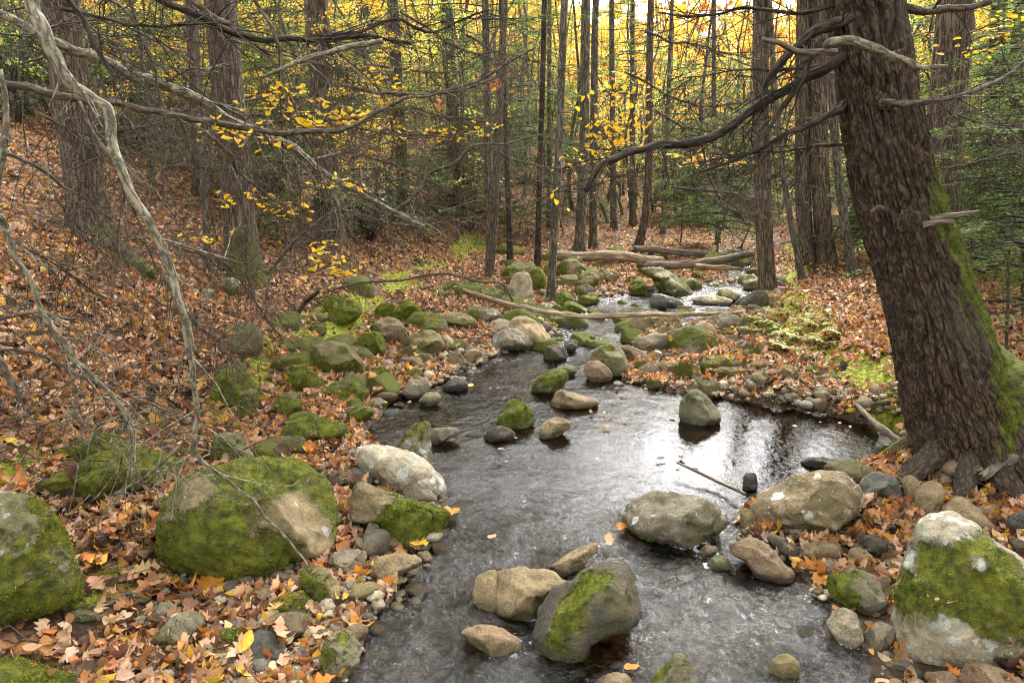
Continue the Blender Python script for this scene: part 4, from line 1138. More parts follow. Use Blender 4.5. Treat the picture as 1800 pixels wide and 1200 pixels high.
for (n, x0, x1, y0, y1, tpls, smul) in (
        (115000, -6.5, 6.5, 1.3, 6.5, (LEAF_OAK, LEAF_MAPLE, LEAF_BEECH), 1.0),
        (105000, -12, 11, 6.5, 13.5, (LEAF_FAR, LEAF_BEECH), 1.05),
        (60000, -26, 26, 13.5, 34, (LEAF_FAR,), 1.5)):
    x, y = leaf_points(n, x0, x1, y0, y1)
    keep = rng.random(len(x)) < leaf_density(x, y)
    x, y = x[keep], y[keep]
    e = 0.04
    z = H(x, y)
    N = np.stack([H(x - e, y) - H(x + e, y), H(x, y - e) - H(x, y + e), np.full(len(x), 2 * e)], 1)
    l, r = edges(y)
    onw = (np.minimum(x - l, r - x) > 0.0) & (y < 14)
    z = np.where(onw, wlev(y) + 0.012, z)
    N[onw] = (0, 0, 1)
    N = N / np.linalg.norm(N, axis=1)[:, None]
    ok = np.ones(len(x), bool)
    if y0 < 12:
        for q in range(len(x)):
            tz, tn = rock_top(x[q], y[q])
            if tz is not None and tz > z[q] - 0.01:
                hi = tz - z[q]
                if (hi < 0.06 and rng.random() < 0.6) or (hi < .16 and tn.z > .55 and x[q] > .5 and y[q] > 4 and rng.random() < .40) or (tn.z > 0.72 and rng.random() < 0.035):
                    z[q] = tz; N[q] = tn
                else: ok[q] = False
    x, y, z, N, onw = x[ok], y[ok], z[ok], N[ok], onw[ok]
    n = len(x)
    tilt = np.where(onw, 0.03, 0.52)[:, None]
    N2 = N + tilt * rng.standard_normal((n, 3)); N2[:, 2] = np.maximum(N2[:, 2], 0.15)
    size = np.clip(rng.normal(0.062, 0.015, n), 0.028, 0.095) * smul * np.where(onw, .7, 1)
    P = np.stack([x, y, z], 1) + N * (0.012 + 0.022 * rng.random(n) * (~onw))[:, None]
    col = palette(n, LC, LW, rng)
    # yellower leaves lie near the water
    yl = rng.random(n) < 0.13 * np.exp(-np.abs(np.minimum(x - edges(y)[0], edges(y)[1] - x)) / 0.8)
    col[yl] = palette(int(yl.sum()), [(.52, .31, .04), (.50, .21, .03)], [1, 1], rng)
    kind = rng.choice(len(tpls), n, p=[.46, .11, .43] if len(tpls) == 3 else ([.5, .5] if len(tpls) == 2 else [1]))
    for k, tp in enumerate(tpls):
        m = kind == k
        sm = size[m] * (1.25 if (tp is LEAF_OAK) else (1.1 if tp is LEAF_MAPLE else .85))
        scatter_leaves(lm, tp, P[m], N2[m], sm, rng.random(m.sum()) * 6.28, rng.normal(.35, .55, m.sum()) * np.where(onw[m], .2, 1), rng.normal(.15, .5, m.sum()) * np.where(onw[m], .2, 1), col[m])
# twig litter mixed into the leaves
tw = MB(); n = 1500
x, y = leaf_points(n * 2, -7, 7, 1.4, 11)
kp = leaf_density(x, y) > .25; x, y = x[kp][:n], y[kp][:n]
P0 = np.stack([x, y, H(x, y) + .025], 1); a = rng.random(len(x)) * 6.28; L = rng.uniform(.05, .38, len(x))
P2 = P0 + np.stack([np.cos(a) * L, np.sin(a) * L, np.zeros(len(x))], 1); P2[:, 2] = H(P2[:, 0], P2[:, 1]) + .03
P1 = (P0 + P2) / 2 + rng.normal(size=P0.shape) * .02 + np.array([0, 0, .015])
lowtubes(tw, P0, P1, P2, rng.uniform(.0015, .005, len(x)), np.full(len(x), .001), moss=-1.4)
tag(tw.build('twig_litter', M_TWIG), 'broken twigs scattered through the fallen leaves', 'twigs', kind='stuff')
tag(lm.build('fallen_leaves', M_LITTER), 'dry brown orange oak and maple leaves carpeting the forest floor', 'leaf litter', kind='stuff')

# fallen leaves one can point to
def lone_leaf(px, py, tpl, size, col, label, yaw=0.0, water=False, curl=.2):
    if water:
        p = on_water(px, py); p[2] += 0.012; n = np.array([0, 0, 1.0])
    else:
        p, n = pick(px, py)
    b = MB()
    n2 = n + 0.12 * RNG.standard_normal(3)
    scatter_leaves(b, tpl, (p + n * 0.026)[None], n2[None], np.array([size]), np.array([yaw]), np.array([curl]), np.array([.15]), np.array([col]))
    tag(b.build('fallen_leaf', M_LITTER, loc=p), label, 'leaf', 'single fallen leaves on stones and water')
YE, OR, TN, RD, PK = (.66, .40, .03), (.55, .22, .03), (.48, .28, .13), (.30, .09, .04), (.5, .32, .22)
for a in [
    (897, 1054, LEAF_BEECH, .085, YE, 'curled yellow leaf on the tan boulder in mid stream', .6),
    (980, 1130, LEAF_MAPLE, .10, RD, 'dark red maple leaf low on the moss saddle boulder', .4),
    (1040, 1005, LEAF_OAK, .11, TN, 'tan oak leaf on top of the moss saddle boulder', 1.2),
    (1015, 1013, LEAF_BEECH, .05, OR, 'small orange leaf at the moss edge of the moss saddle boulder', 2.0),
    (737, 923, LEAF_MAPLE, .10, OR, 'orange maple leaf in the middle of the slanting mossy slab', .5),
    (730, 940, LEAF_BEECH, .075, TN, 'tan oval leaf below the orange one on the slanting mossy slab', 1.7),
    (733, 961, LEAF_MAPLE, .11, YE, 'yellow maple leaf at the wet foot of the slanting mossy slab', 2.6),
    (740, 890, LEAF_OAK, .12, OR, 'orange oak leaf on the upper rim of the slanting mossy slab', 1.5),
    (785, 912, LEAF_BEECH, .07, TN, 'pale tan leaf at the pointed end of the slanting mossy slab', .4),
    (1643, 1030, LEAF_OAK, .15, TN, 'large tan oak leaf on the moss of the largest pale boulder', 1.1),
    (1677, 1035, LEAF_OAK, .085, YE, 'small yellow lobed leaf on the moss of the largest pale boulder', .2),
    (1700, 1005, LEAF_BEECH, .075, PK, 'pale upright oval leaf on the largest pale boulder', .3),
    (1718, 1027, LEAF_BEECH, .07, PK, 'pinkish leaf beside the twig on the largest pale boulder', 2.1),
    (1755, 1030, LEAF_BEECH, .09, PK, 'pale leaf nearest the picture edge on the largest pale boulder', 1.8),
    (407, 1055, LEAF_BEECH, .09, YE, 'round yellow leaf on the pebbles of the near shore', .6),
    (375, 1032, LEAF_MAPLE, .12, OR, 'orange maple leaf on the pebbles of the near shore', 1.2),
    (434, 1132, LEAF_BEECH, .085, YE, 'yellow oval leaf beside the dark mossy lump', -.5),
    (170, 995, LEAF_BEECH, .10, YE, 'bright yellow leaf beside the big cut off boulder', 1.5),
    (410, 829, LEAF_BEECH, .065, TN, 'tan leaf on the crown of the large rounded boulder', .8),
    (380, 896, LEAF_BEECH, .06, OR, 'orange folded leaf on the face of the large rounded boulder', .3),
    (370, 950, LEAF_BEECH, .07, PK, 'pinkish oval leaf low on the large rounded boulder', .1),
    (1560, 955, LEAF_OAK, .13, OR, 'orange oak leaf on top of the leaf pile by the dark blue stone', .9),
]: lone_leaf(a[0], a[1], a[2], a[3], a[4], a[5], a[6])
for a in [(797, 909, LEAF_MAPLE, .10, OR, 'orange maple leaf floating off the slanting mossy slab', .9),
    (1110, 1187, LEAF_BEECH, .06, OR, 'round orange leaf on the water at the bottom edge', .2),
    (865, 955, LEAF_BEECH, .06, TN, 'tan leaf drifting in mid stream above the tan boulder', .9),
    (1070, 962, LEAF_OAK, .10, TN, 'tan oak leaf drifting behind the stone wedge', 1.5),
    (1093, 937, LEAF_OAK, .09, OR, 'rusty leaf caught beside the lichen dotted grey boulder', 1.2),
    (686, 693, LEAF_BEECH, .08, YE, 'yellow leaf floating in the shaded backwater', 1.5),
    (828, 684, LEAF_BEECH, .07, YE, 'yellow leaf floating past the dark low stone', 1.2)]:
    lone_leaf(a[0], a[1], a[2], a[3], a[4], a[5], a[6], True, .05)
# ------------------------------------------------------------------ leaning hemlock on the east bank
def px_line(pts, Y):
    """photo pixels + depth (number or list) -> world points"""
    n = len(pts)
    Ys = np.interp(np.linspace(0, 1, n), np.linspace(0, 1, len(Y)), Y) if hasattr(Y, '__len__') else np.full(n, float(Y))
    return np.array([at(p[0], p[1], y) for p, y in zip(pts, Ys)])

def bark_tube(P, r, sides, bark=0.0, wave=0.05, seed=0, flare=0.0, fh=0.3, lobes=5, kz=0.16, ks=26.0, plates=False):
    """trunk with real furrows; returns V, faces, angle, height along"""
    V, F, T = tube(P, r, sides, cap=True)
    n = len(P)
    seg = np.concatenate([[0], np.cumsum(np.linalg.norm(np.diff(P, axis=0), axis=1))])
    ring = np.repeat(np.arange(n), sides)
    ctr = P[ring]; D = V[:n * sides] - ctr
    rr = np.linalg.norm(D, axis=1); dirn = D / rr[:, None]
    hh = seg[ring]
    a = np.tile(np.arange(sides) * 2 * math.pi / sides, n)
    k = 1 + wave * fbm(np.stack([np.cos(a) * 1.2, np.sin(a) * 1.2, hh * 1.3 + seed], 1), 3, seed)
    if flare:
        fl = np.exp(-hh / fh)
        k = k + flare * fl * (0.55 + 0.45 * np.cos(a * lobes + seed + hh * 2) + 0.3 * np.cos(a * 3 + 1.7 * seed))
    new = rr * k
    if bark:
        tw = a + hh * 0.10
        Q = np.stack([np.cos(tw) * rr * ks, np.sin(tw) * rr * ks, hh * ks * kz + seed], 1)
        Q[:, :2] += 0.5 * np.stack([fbm(Q * 0.9, 2, seed + 3), fbm(Q * 0.9 + 7, 2, seed + 4)], 1)
        rid = 1 - np.abs(vnoise(Q, seed + 1)) * 2.2
        rid2 = 1 - np.abs(vnoise(Q * np.array([2.1, 2.1, 1.6]) + 5, seed + 2)) * 2
        plate = sstep(0.02, 0.34, 1 - rid) * 1.3 - 0.9
        if plates:
            f1, f2, idv = worley(Q, seed + 21)
            g1, g2, idw = worley(Q * np.array([2.2, 2.2, 2.6]) + 3, seed + 22)
            pl = sstep(0.0, 0.24, f2 - f1) - .5 + .35 * (idv - .5) + .18 * sstep(0, .22, g2 - g1) + .14 * (idw - .5) + .22 * fbm(Q * np.array([5, 5, 9]), 2, seed + 9)
            new = new + bark * pl
        else: new = new + bark * (plate * 1.0 + 0.30 * rid2 + 0.18 * fbm(Q * np.array([3, 3, 7]), 2, seed + 9))
    V[:n * sides] = ctr + dirn * new[:, None]
    global BC
    r0 = np.concatenate([rr, [0, 0]]); a2 = np.concatenate([a, [0, 0]]); h2 = np.concatenate([hh, [0, seg[-1]]])
    BC = np.stack([np.cos(a2) * r0, np.sin(a2) * r0, h2], 1)
    return V, F, T, a2, h2

TREE_PX = [(1712, 815), (1704, 770), (1690, 720), (1668, 650), (1641, 550), (1612, 460), (1587, 380), (1566, 300), (1547, 200), (1534, 100), (1519, 0), (1504, -120), (1485, -300), (1462, -520)]
TREE_R = [92, 94, 92, 86, 81, 80, 79, 76, 75, 72, 71, 69, 66, 62]
TY = 3.62
tp = px_line(TREE_PX, TY)
tr_ = np.array([r / FPX * zdepth(p) * (0.80 + .12 * sstep(350, 760, q[1])) for r, p, q in zip(TREE_R, tp, TREE_PX)])
S = spline(np.column_stack([tp, tr_]), 900)
root = empty('hemlock_tree', tp[0], 'massive leaning hemlock with furrowed bark and a mossy flank at the pool bank', 'tree', 'hemlock trees')
def world_child(mb, name, mat, parent):
    o = mb.build(name, mat, parent=parent)
    o.matrix_parent_inverse = parent.matrix_basis.inverted() if False else o.matrix_parent_inverse
    o.location = -Vector(parent.location)
    return o
V, F, T, an, hh = bark_tube(S[:, :3], S[:, 3], 400, bark=0.024, wave=0.035, seed=4, flare=0.10, fh=0.30, lobes=5, ks=20, kz=.13, plates=True)
N = normals(V, np.vstack([F[:, :3], F[:, [0, 2, 3]]]))
if (N[:, 0] * (V[:, 0] - V[:, 0].mean())).mean() < 0: N = -N
q = V * 1.0
ct = S[np.clip(np.searchsorted(np.linspace(0, 1, len(S)), hh / hh.max()), 0, len(S) - 1), :3]
rx = (V - ct); rx = (rx[:, 0] * .9 - rx[:, 1] * .42) / (np.linalg.norm(rx, axis=1) + 1e-6)
mo = -1.20 + (.78 + .75 * np.exp(-hh / 1.1)) * np.clip(rx, -.5, 1) + 1.25 * np.exp(-hh / 0.5) * (0.25 + 0.7 * sstep(-0.5, 0.6, N[:, 0])) + 0.60 * fbm(q * np.array([2.6, 2.6, 1.3]), 4, 8)
mb = MB(); mb.add(V, F, T, moss=mo, bc=BC, col=np.array([.1, .07, .05]))
tf = moss_tufts(V, N, (mo + .35 * fbm(V * 7, 3, 6)) * (np.abs(N).sum(1) > .1), 9.0, 5, 9000, (.006, .016), [(.05, .07, .012), (.10, .12, .016), (.15, .17, .02), (.09, .075, .025)], 14000)
if tf: mb.join(tf, M_MOSS)
world_child(mb, 'trunk', M_BARKBIG, root)

def ground_root(pts, Y, rpx, moss=0.0, sides=24, mat=M_BARKBIG, name='root', sink=True):
    P = px_line(pts, Y)
    r = np.array([k / FPX * zdepth(p) for k, p in zip(np.interp(np.linspace(0, 1, len(pts)), np.linspace(0, 1, len(rpx)), rpx), P)])
    s_ = spline(np.column_stack([P, r]), 70)
    V, F, T, an, hh = bark_tube(s_[:, :3], s_[:, 3], sides, bark=0.006, wave=0.12, seed=int(pts[0][0]) % 90)
    b = MB(); b.add(V, F, T, moss=moss + 0.4 * fbm(V * 3, 3, 2), bc=BC)
    return world_child(b, name, mat, root)
ground_root([(1672, 610), (1735, 660), (1790, 690), (1860, 722), (1950, 770)], [3.64, 3.72, 3.8, 3.9], [50, 52, 44, 38], 0.45)
def spread_root(az, length, r0, moss, seed, lift=.30):
    rg0 = np.random.default_rng(seed); b0 = tp[1]
    d = np.array([math.cos(az), math.sin(az)]); pts = []
    for u, hgt in ((.0, lift + .12), (.16, lift), (.34, .13), (.55, .05), (.8, .0), (1.0, -.09)):
        q = b0[:2] + d * (u * length + .05) + rg0.normal(size=2) * .03 * u
        pts.append((q[0], q[1], h1(q[0], q[1]) + hgt, r0 * (1 - .72 * u)))
    s_ = spline(np.array(pts), 80)
    V, F, T, an, hh = bark_tube(s_[:, :3], s_[:, 3], 40, bark=.007, wave=.14, seed=seed, ks=34, kz=.25, plates=True)
    b = MB(); b.add(V, F, T, moss=moss + .45 * fbm(V * 3, 3, 2), bc=BC)
    world_child(b, 'root', M_BARKBIG, root)
for k, (az, ln, r0, ms) in enumerate([(-2.75, .62, .085, -.6), (-2.2, .55, .075, -.6), (-1.65, .62, .10, -.25), (-1.1, .75, .11, .1), (-.5, 1.0, .14, .4), (.15, 1.1, .15, .5), (2.7, .5, .08, .1)]):
    spread_root(az, ln, r0, ms, 300 + k)

def limb(pts, Y, rpx, mat, seed=0, twigs=0, tl=0.4, parent=None, name='branch', label=None, cat=None, group=None, moss=-1.3, gap=(0.2, 1), bark=0.0, droop=0.25, sides=9, tr=0.0035):
    """one traced branch with its side twigs as a single mesh"""
    rng = np.random.default_rng(seed + 100)
    P = px_line(pts, Y)
    P = P + 0.004 * rng.standard_normal(P.shape)
    rp = np.interp(np.linspace(0, 1, len(pts)), np.linspace(0, 1, len(rpx)), rpx)
    r = np.array([k / FPX * zdepth(p) for k, p in zip(rp, P)])
    n = max(14, len(pts) * 9)
    S = spline(np.column_stack([P, r]), n)
    L = np.linalg.norm(np.diff(S[:, :3], axis=0), axis=1).sum()
    wob = np.stack([fbm(np.stack([np.linspace(0, L * 4, n), np.full(n, k * 9.1 + seed), np.zeros(n)], 1), 3, seed) for k in range(3)], 1)
    wo2 = np.stack([fbm(np.stack([np.linspace(0, L * 13, n), np.full(n, k * 3.7 + seed), np.zeros(n)], 1), 2, seed + 5) for k in range(3)], 1)
    S[:, :3] += wob * 0.016 * min(1, L) + wo2 * .0045
    S[:, 3] = np.maximum(S[:, 3], 0.0012)
    knob = 1 + 0.16 * fbm(np.stack([np.linspace(0, L * 9, n), np.full(n, seed * 1.7), np.zeros(n)], 1), 3, seed + 1)
    b = MB()
    if bark:
        V, F, T, _, _ = bark_tube(S[:, :3], S[:, 3] * knob, 20, bark=bark, wave=0.1, seed=seed, ks=60)
    else:
        V, F, T, _, _ = bark_tube(S[:, :3], S[:, 3] * knob, sides, wave=.05, seed=seed)
    b.add(V, F, T, moss=moss + 0.3 * fbm(V * 8, 2, seed), bc=BC)
    P0, P1, P2, R0, R2 = [], [], [], [], []
    def sub(base, d, length, r0, depth):
        up = rng.normal(size=3) * 0.55 + np.array([0, 0, -droop * rng.random()])
        dd = d * 0.55 + up; dd /= np.linalg.norm(dd)
        mid = base + dd * length * 0.5
        d2 = dd + rng.normal(size=3) * 0.28 + np.array([0, 0, -droop * 0.5]); d2 /= np.linalg.norm(d2)
        end = mid + d2 * length * 0.5
        P0.append(base); P1.append(mid); P2.append(end); R0.append(r0); R2.append(max(0.0008, r0 * 0.35))
        if depth > 0:
            for _ in range(rng.integers(1, 4)):
                t = rng.uniform(.3, 1)
                sub(base + (mid - base) * min(1, 2 * t) if t < .5 else mid + (end - mid) * (2 * t - 1), d2, length * rng.uniform(.35, .7), r0 * .55, depth - 1)
    Tn = np.gradient(S[:, :3], axis=0); Tn /= np.linalg.norm(Tn, axis=1)[:, None]
    for k in range(int(twigs * 1.7)):
        i = int(rng.uniform(*gap) * (n - 1))
        sub(S[i, :3], Tn[i], tl * rng.uniform(.4, 1.3), max(tr, S[i, 3] * 0.3), 2)
    if P0:
        lowtubes(b, np.array(P0), np.array(P1), np.array(P2), np.array(R0), np.array(R2), moss=-1.5)
    if parent is not None:
        return world_child(b, name, mat, parent)
    o = b.build(name, mat, loc=S[0, :3])
    return tag(o, label, cat or 'branch', group)

D_ = dict(parent=root, name='branch')
limb([(1540, 70), (1455, 118), (1400, 140), (1340, 178), (1290, 215), (1220, 250), (1150, 262), (1090, 275), (1052, 300), (1028, 342)], [3.6, 3.5, 3.4, 3.3], [9, 8, 7, 6, 3.5], M_DARKWOOD, 1, 14, .4, bark=.003, **D_)
limb([(1530, 30), (1450, 52), (1410, 75), (1370, 110), (1347, 140), (1332, 168)], [3.55, 3.45, 3.4], [9, 8, 6, 2], M_DARKWOOD, 2, 3, .25, bark=.004, **D_)
limb([(1470, 92), (1420, 90), (1385, 82), (1362, 72), (1340, 65)], [3.35, 3.25, 3.2], [6, 5, 4], M_DRIFT, 3, 1, .1, **D_)
limb([(1445, 84), (1462, 76), (1490, 71), (1530, 80), (1580, 100), (1620, 116), (1662, 119)], [3.32, 3.25, 3.2, 3.2], [5, 9, 9, 7, 3], M_LICHEN, 4, 2, .12, moss=-.35, **D_)
limb([(1480, 190), (1465, 197), (1420, 217), (1380, 237), (1300, 277), (1215, 306)], [3.6, 3.4, 3.3], [7, 5.5, 4, 1.5], M_DARKWOOD, 5, 8, .4, bark=.002, **D_)
limb([(1448, 70), (1432, 90), (1415, 130), (1390, 172), (1362, 207), (1348, 242)], [3.5, 3.4, 3.4], [6, 6, 5, 2], M_DARKWOOD, 6, 5, .3, **D_)
limb([(1540, 178), (1580, 185), (1640, 178), (1700, 164), (1760, 135), (1810, 100)], [3.3, 3.3, 3.5], [5, 5, 4, 3], M_TWIG, 7, 9, .4, **D_)
limb([(1625, 388), (1650, 384), (1680, 380), (1716, 372)], [3.45, 3.4], [9, 6, 2], M_DRIFT, 8, 2, .1, **D_)
limb([(1620, 396), (1650, 392), (1675, 390)], [3.4, 3.35], [7, 5, 3], M_DRIFT, 9, 0, .1, **D_)
limb([(1590, 15), (1620, 21), (1655, 22), (1700, 15), (1740, 3)], [3.6, 3.7], [9, 7, 5], M_TWIG, 10, 4, .35, **D_)
limb([(1535, 372), (1548, 368), (1556, 366)], [3.35, 3.28], [5, 3], M_DRIFT, 11, 0, .1, **D_)
limb([(1480, 110), (1430, 120), (1370, 118), (1300, 127), (1200, 137)], [3.6, 3.7], [4, 3, 2, 1], M_DARKWOOD, 13, 12, .45, **D_)
limb([(1490, 250), (1440, 255), (1390, 262), (1330, 268), (1250, 280)], [3.6, 3.7], [3, 2, 1], M_DARKWOOD, 14, 12, .5, **D_)
limb([(1470, 10), (1400, 20), (1330, 12), (1240, 30), (1160, 25)], [3.6, 3.8], [4, 3, 1.5], M_DARKWOOD, 15, 12, .5, **D_)
# burls and branch collars
for (bx, by, br) in [(1612, 388, 22), (1556, 180, 12)]:
    c = at(bx, by, TY - 0.165); V0, F0 = ico(4)
    Vb = V0 * (br / FPX * 3.6) * np.array([1.2, .6, 1.1]) * (1 + .45 * fbm(V0 * 2.2 + bx, 4, 3))[:, None] + c
    b = MB(); b.add(Vb, F0, moss=-1.0)
    world_child(b, 'burl', M_BARKBIG, root)

# ------------------------------------------------------------------ prototypes for the forest
def dead_limbs(rng, z0, z1, n, L, rr0=0.012):
    """dry lower branches round a trunk at the origin"""
    b = MB(); P0, P1, P2, R0, R2 = [], [], [], [], []
    for k in range(n):
        z = rng.uniform(z0, z1); az = rng.random() * 6.283; l = L * rng.uniform(.35, 1.15)
        d = np.array([math.cos(az), math.sin(az), rng.uniform(-.15, .35)])
        pts = [np.array([0, 0, z])]; cur = d.copy()
        for q in range(5):
            cur = cur + rng.normal(size=3) * .14 + np.array([0, 0, -.10 + .03 * q]); cur /= np.linalg.norm(cur)
            pts.append(pts[-1] + cur * l / 5)
        S = spline(np.array(pts), 9)
        V, F, T = tube(S, np.linspace(rr0 * rng.uniform(.5, 1), .002, 9), 4, cap=False)
        b.add(V, F, moss=-1.5)
        for q in range(rng.integers(4, 10)):
            i = rng.integers(2, 9)
            t = S[min(i, 8)] - S[i - 1]; t /= np.linalg.norm(t)
            sd_ = np.cross(t, (0, 0, 1)) * rng.choice([-1, 1])
            e = t * .6 + sd_ * .7 + rng.normal(size=3) * .2; e /= np.linalg.norm(e)
            ln = l * rng.uniform(.15, .42)
            m = S[i - 1] + e * ln * .5; f = m + (e + rng.normal(size=3) * .22 + np.array([0, 0, -.12])) * ln * .5
            P0.append(S[i - 1]); P1.append(m); P2.append(f); R0.append(.0035); R2.append(.0012)
            for w in range(rng.integers(0, 4)):
                g = m + (f - m) * rng.random()
                h_ = g + (e + rng.normal(size=3) * .6) * ln * .2
                P0.append(g); P1.append((g + h_) / 2); P2.append(h_ + np.array([0, 0, -.01])); R0.append(.002); R2.append(.0009)
    lowtubes(b, np.array(P0), np.array(P1), np.array(P2), np.array(R0), np.array(R2), moss=-1.5)
    return b

NEEDLE = [(.11, .175, .038), (.15, .22, .048), (.08, .13, .034), (.20, .26, .055)]
def hemlock_boughs(rng, z0, z1, n, L, blade=.05, dens=1.0, taper=True, droop=.22, zpow=1.0):
    wood, nd = MB(), MB()
    P0, P1, P2, R0, R2 = [], [], [], [], []
    BP, BD, BN = [], [], []
    for k in range(n):
        u = rng.random() ** zpow
        z = z0 + (z1 - z0) * u
        l = L * (1 - .75 * u if taper else 1) * rng.uniform(.5, 1.15)
        az = rng.random() * 6.283
        cur = np.array([math.cos(az), math.sin(az), rng.uniform(0, .35)])
        pts = [np.array([0, 0, z])]
        for q in range(5):
            cur = cur + rng.normal(size=3) * .08 + np.array([0, 0, -droop * .45]); cur /= np.linalg.norm(cur)
            pts.append(pts[-1] + cur * l / 5)
        S = spline(np.array(pts), 12)
        V, F, T = tube(S, np.linspace(.012 * min(1, l), .002, 12), 4, cap=False)
        wood.add(V, F, moss=-1.5)
        m = int(l * 20 * dens) + 4
        for q in range(m):
            s = rng.uniform(.15, 1.0); fi = s * 11; i = int(min(fi, 10.99)); f = fi - i
            p = S[i] * (1 - f) + S[i + 1] * f
            t = S[i + 1] - S[i]; t /= np.linalg.norm(t)
            side = np.cross(t, (0, 0, 1)); side /= np.linalg.norm(side) + 1e-9
            sg = 1 if q % 2 else -1
            e = t * .75 + side * sg * .8 + np.array([0, 0, -.10]) + rng.normal(size=3) * .12; e /= np.linalg.norm(e)
            ln = min(.42, l * .42) * (1.1 - .75 * s) * rng.uniform(.6, 1.2) + .05
            end = p + e * ln + np.array([0, 0, -ln * .12])
            P0.append(p); P1.append((p + end) / 2 + np.array([0, 0, .01])); P2.append(end); R0.append(.0022); R2.append(.0008)
            nb = int(ln / blade * 2.2) + 2
            tt = (np.arange(nb) + rng.random(nb)) / nb
            pp = p + (end - p) * tt[:, None]
            nrm = np.cross(e, np.cross((0, 0, 1.0), e)); nrm /= np.linalg.norm(nrm) + 1e-9
            sd2 = np.cross(e, nrm)
            sgn = np.where(np.arange(nb) % 2, 1, -1)[:, None]
            dd = e * .65 + sd2 * sgn * .75 + rng.normal(size=(nb, 3)) * .12
            BP.append(pp); BD.append(dd / np.linalg.norm(dd, axis=1)[:, None]); BN.append(np.tile(nrm, (nb, 1)) + rng.normal(size=(nb, 3)) * .25)
    lowtubes(wood, np.array(P0), np.array(P1), np.array(P2), np.array(R0), np.array(R2), moss=-1.5)
    P = np.concatenate(BP); D = np.concatenate(BD); Nn = np.concatenate(BN)
    W = np.cross(D, Nn); W /= np.linalg.norm(W, axis=1)[:, None] + 1e-9
    ln = blade * rng.uniform(.6, 1.35, len(P))[:, None]; wd = ln * .13
    V = np.stack([P, P + D * ln * .5 + W * wd, P + D * ln, P + D * ln * .5 - W * wd], 1).reshape(-1, 3)
    F = (np.arange(len(P)) * 4)[:, None] + np.arange(4)[None]
    col = palette(len(P), NEEDLE, [3, 3, 2, 1], rng, .2)
    nd.add(V, F, col=np.repeat(col, 4, 0))
    return wood, nd

def broadleaf_crown(rng, z0, z1, n, L, leaves, size, cols, cw, layered=True, rise=.5, tpl=None):
    """limbs and leaf sprays of a slender broadleaved tree"""
    wood = MB(); P0, P1, P2, R0, R2 = [], [], [], [], []
    LP, LN = [], []
    per = leaves // n
    for k in range(n):
        u = (k + rng.random()) / n
        z = z0 + (z1 - z0) * u; az = rng.random() * 6.283
        l = L * (1 - .6 * u) * rng.uniform(.55, 1.15)
        cur = np.array([math.cos(az), math.sin(az), rise * rng.uniform(.5, 1.4)]); cur /= np.linalg.norm(cur)
        pts = [np.array([0, 0, z])]
        for q in range(5):
            cur = cur + rng.normal(size=3) * .16 + np.array([0, 0, -.10]); cur /= np.linalg.norm(cur)
            pts.append(pts[-1] + cur * l / 5)
        S = spline(np.array(pts), 12)
        V, F, T = tube(S, np.linspace(.014 * min(1, l), .002, 12), 4, cap=False); wood.add(V, F, moss=-1.5)
        m = 7
        for q in range(m):
            i = int(rng.integers(3, 11)); t = S[i + 1] - S[i]; t /= np.linalg.norm(t)
            side = np.cross(t, (0, 0, 1)); side /= np.linalg.norm(side) + 1e-9
            e = t * .7 + side * rng.choice([-1, 1]) * .8 + np.array([0, 0, .05]) + rng.normal(size=3) * .15; e /= np.linalg.norm(e)
            ln = l * rng.uniform(.22, .5)
            end = S[i] + e * ln + np.array([0, 0, -.08 * ln])
            P0.append(S[i]); P1.append((S[i] + end) / 2); P2.append(end); R0.append(.004); R2.append(.001)
            nb = max(1, per // m)
            tt = rng.uniform(.1, 1.05, nb)
            sp = np.cross(e, (0, 0, 1)); sp /= np.linalg.norm(sp) + 1e-9
            LP.append(S[i] + (end - S[i]) * tt[:, None] + sp * (rng.standard_normal(nb) * ln * .18)[:, None] + rng.standard_normal((nb, 3)) * np.array([.05, .05, .03 if layered else .12]))
            LN.append(np.array([0, 0, 1.0]) + rng.standard_normal((nb, 3)) * (.38 if layered else .8))
    lowtubes(wood, np.array(P0), np.array(P1), np.array(P2), np.array(R0), np.array(R2), moss=-1.5)
    P = np.concatenate(LP); N = np.concatenate(LN); n = len(P)
    lf = MB()
    scatter_leaves(lf, tpl or LEAF_DIAMOND(.33), P, N, size * rng.uniform(.65, 1.3, n), rng.random(n) * 6.28, rng.normal(.2, .3, n), rng.normal(.2, .3, n), palette(n, cols, cw, rng, .16))
    return wood, lf

def trunk_mesh(rng, h, r, name, mat, lean=.03, sides=12, bark=0.0):
    n = 34
    z = np.linspace(-.35, h, n)
    wx = fbm(np.stack([z * .35, np.full(n, rng.random() * 99), np.zeros(n)], 1), 2, 3) * h * lean
    wy = fbm(np.stack([z * .35, np.full(n, rng.random() * 99), np.zeros(n)], 1), 2, 4) * h * lean
    k0 = np.argmin(np.abs(z))
    P = np.stack([wx - wx[k0], wy - wy[k0], z], 1)
    rr = r * (1 - .78 * np.clip(z / h, 0, 1)) * (1 + .45 * np.exp(-np.maximum(z + .1, 0) / .22))
    V, F, T, a, hh = bark_tube(P, rr, sides, bark=bark, wave=.07, seed=int(rng.integers(99)))
    b = MB(); b.add(V, F, T, moss=-1.25 + .9 * np.exp(-np.maximum(V[:, 2], 0) / .35) + .3 * fbm(V * 2, 2, 5), bc=BC)
    return b.mesh(name, mat), P

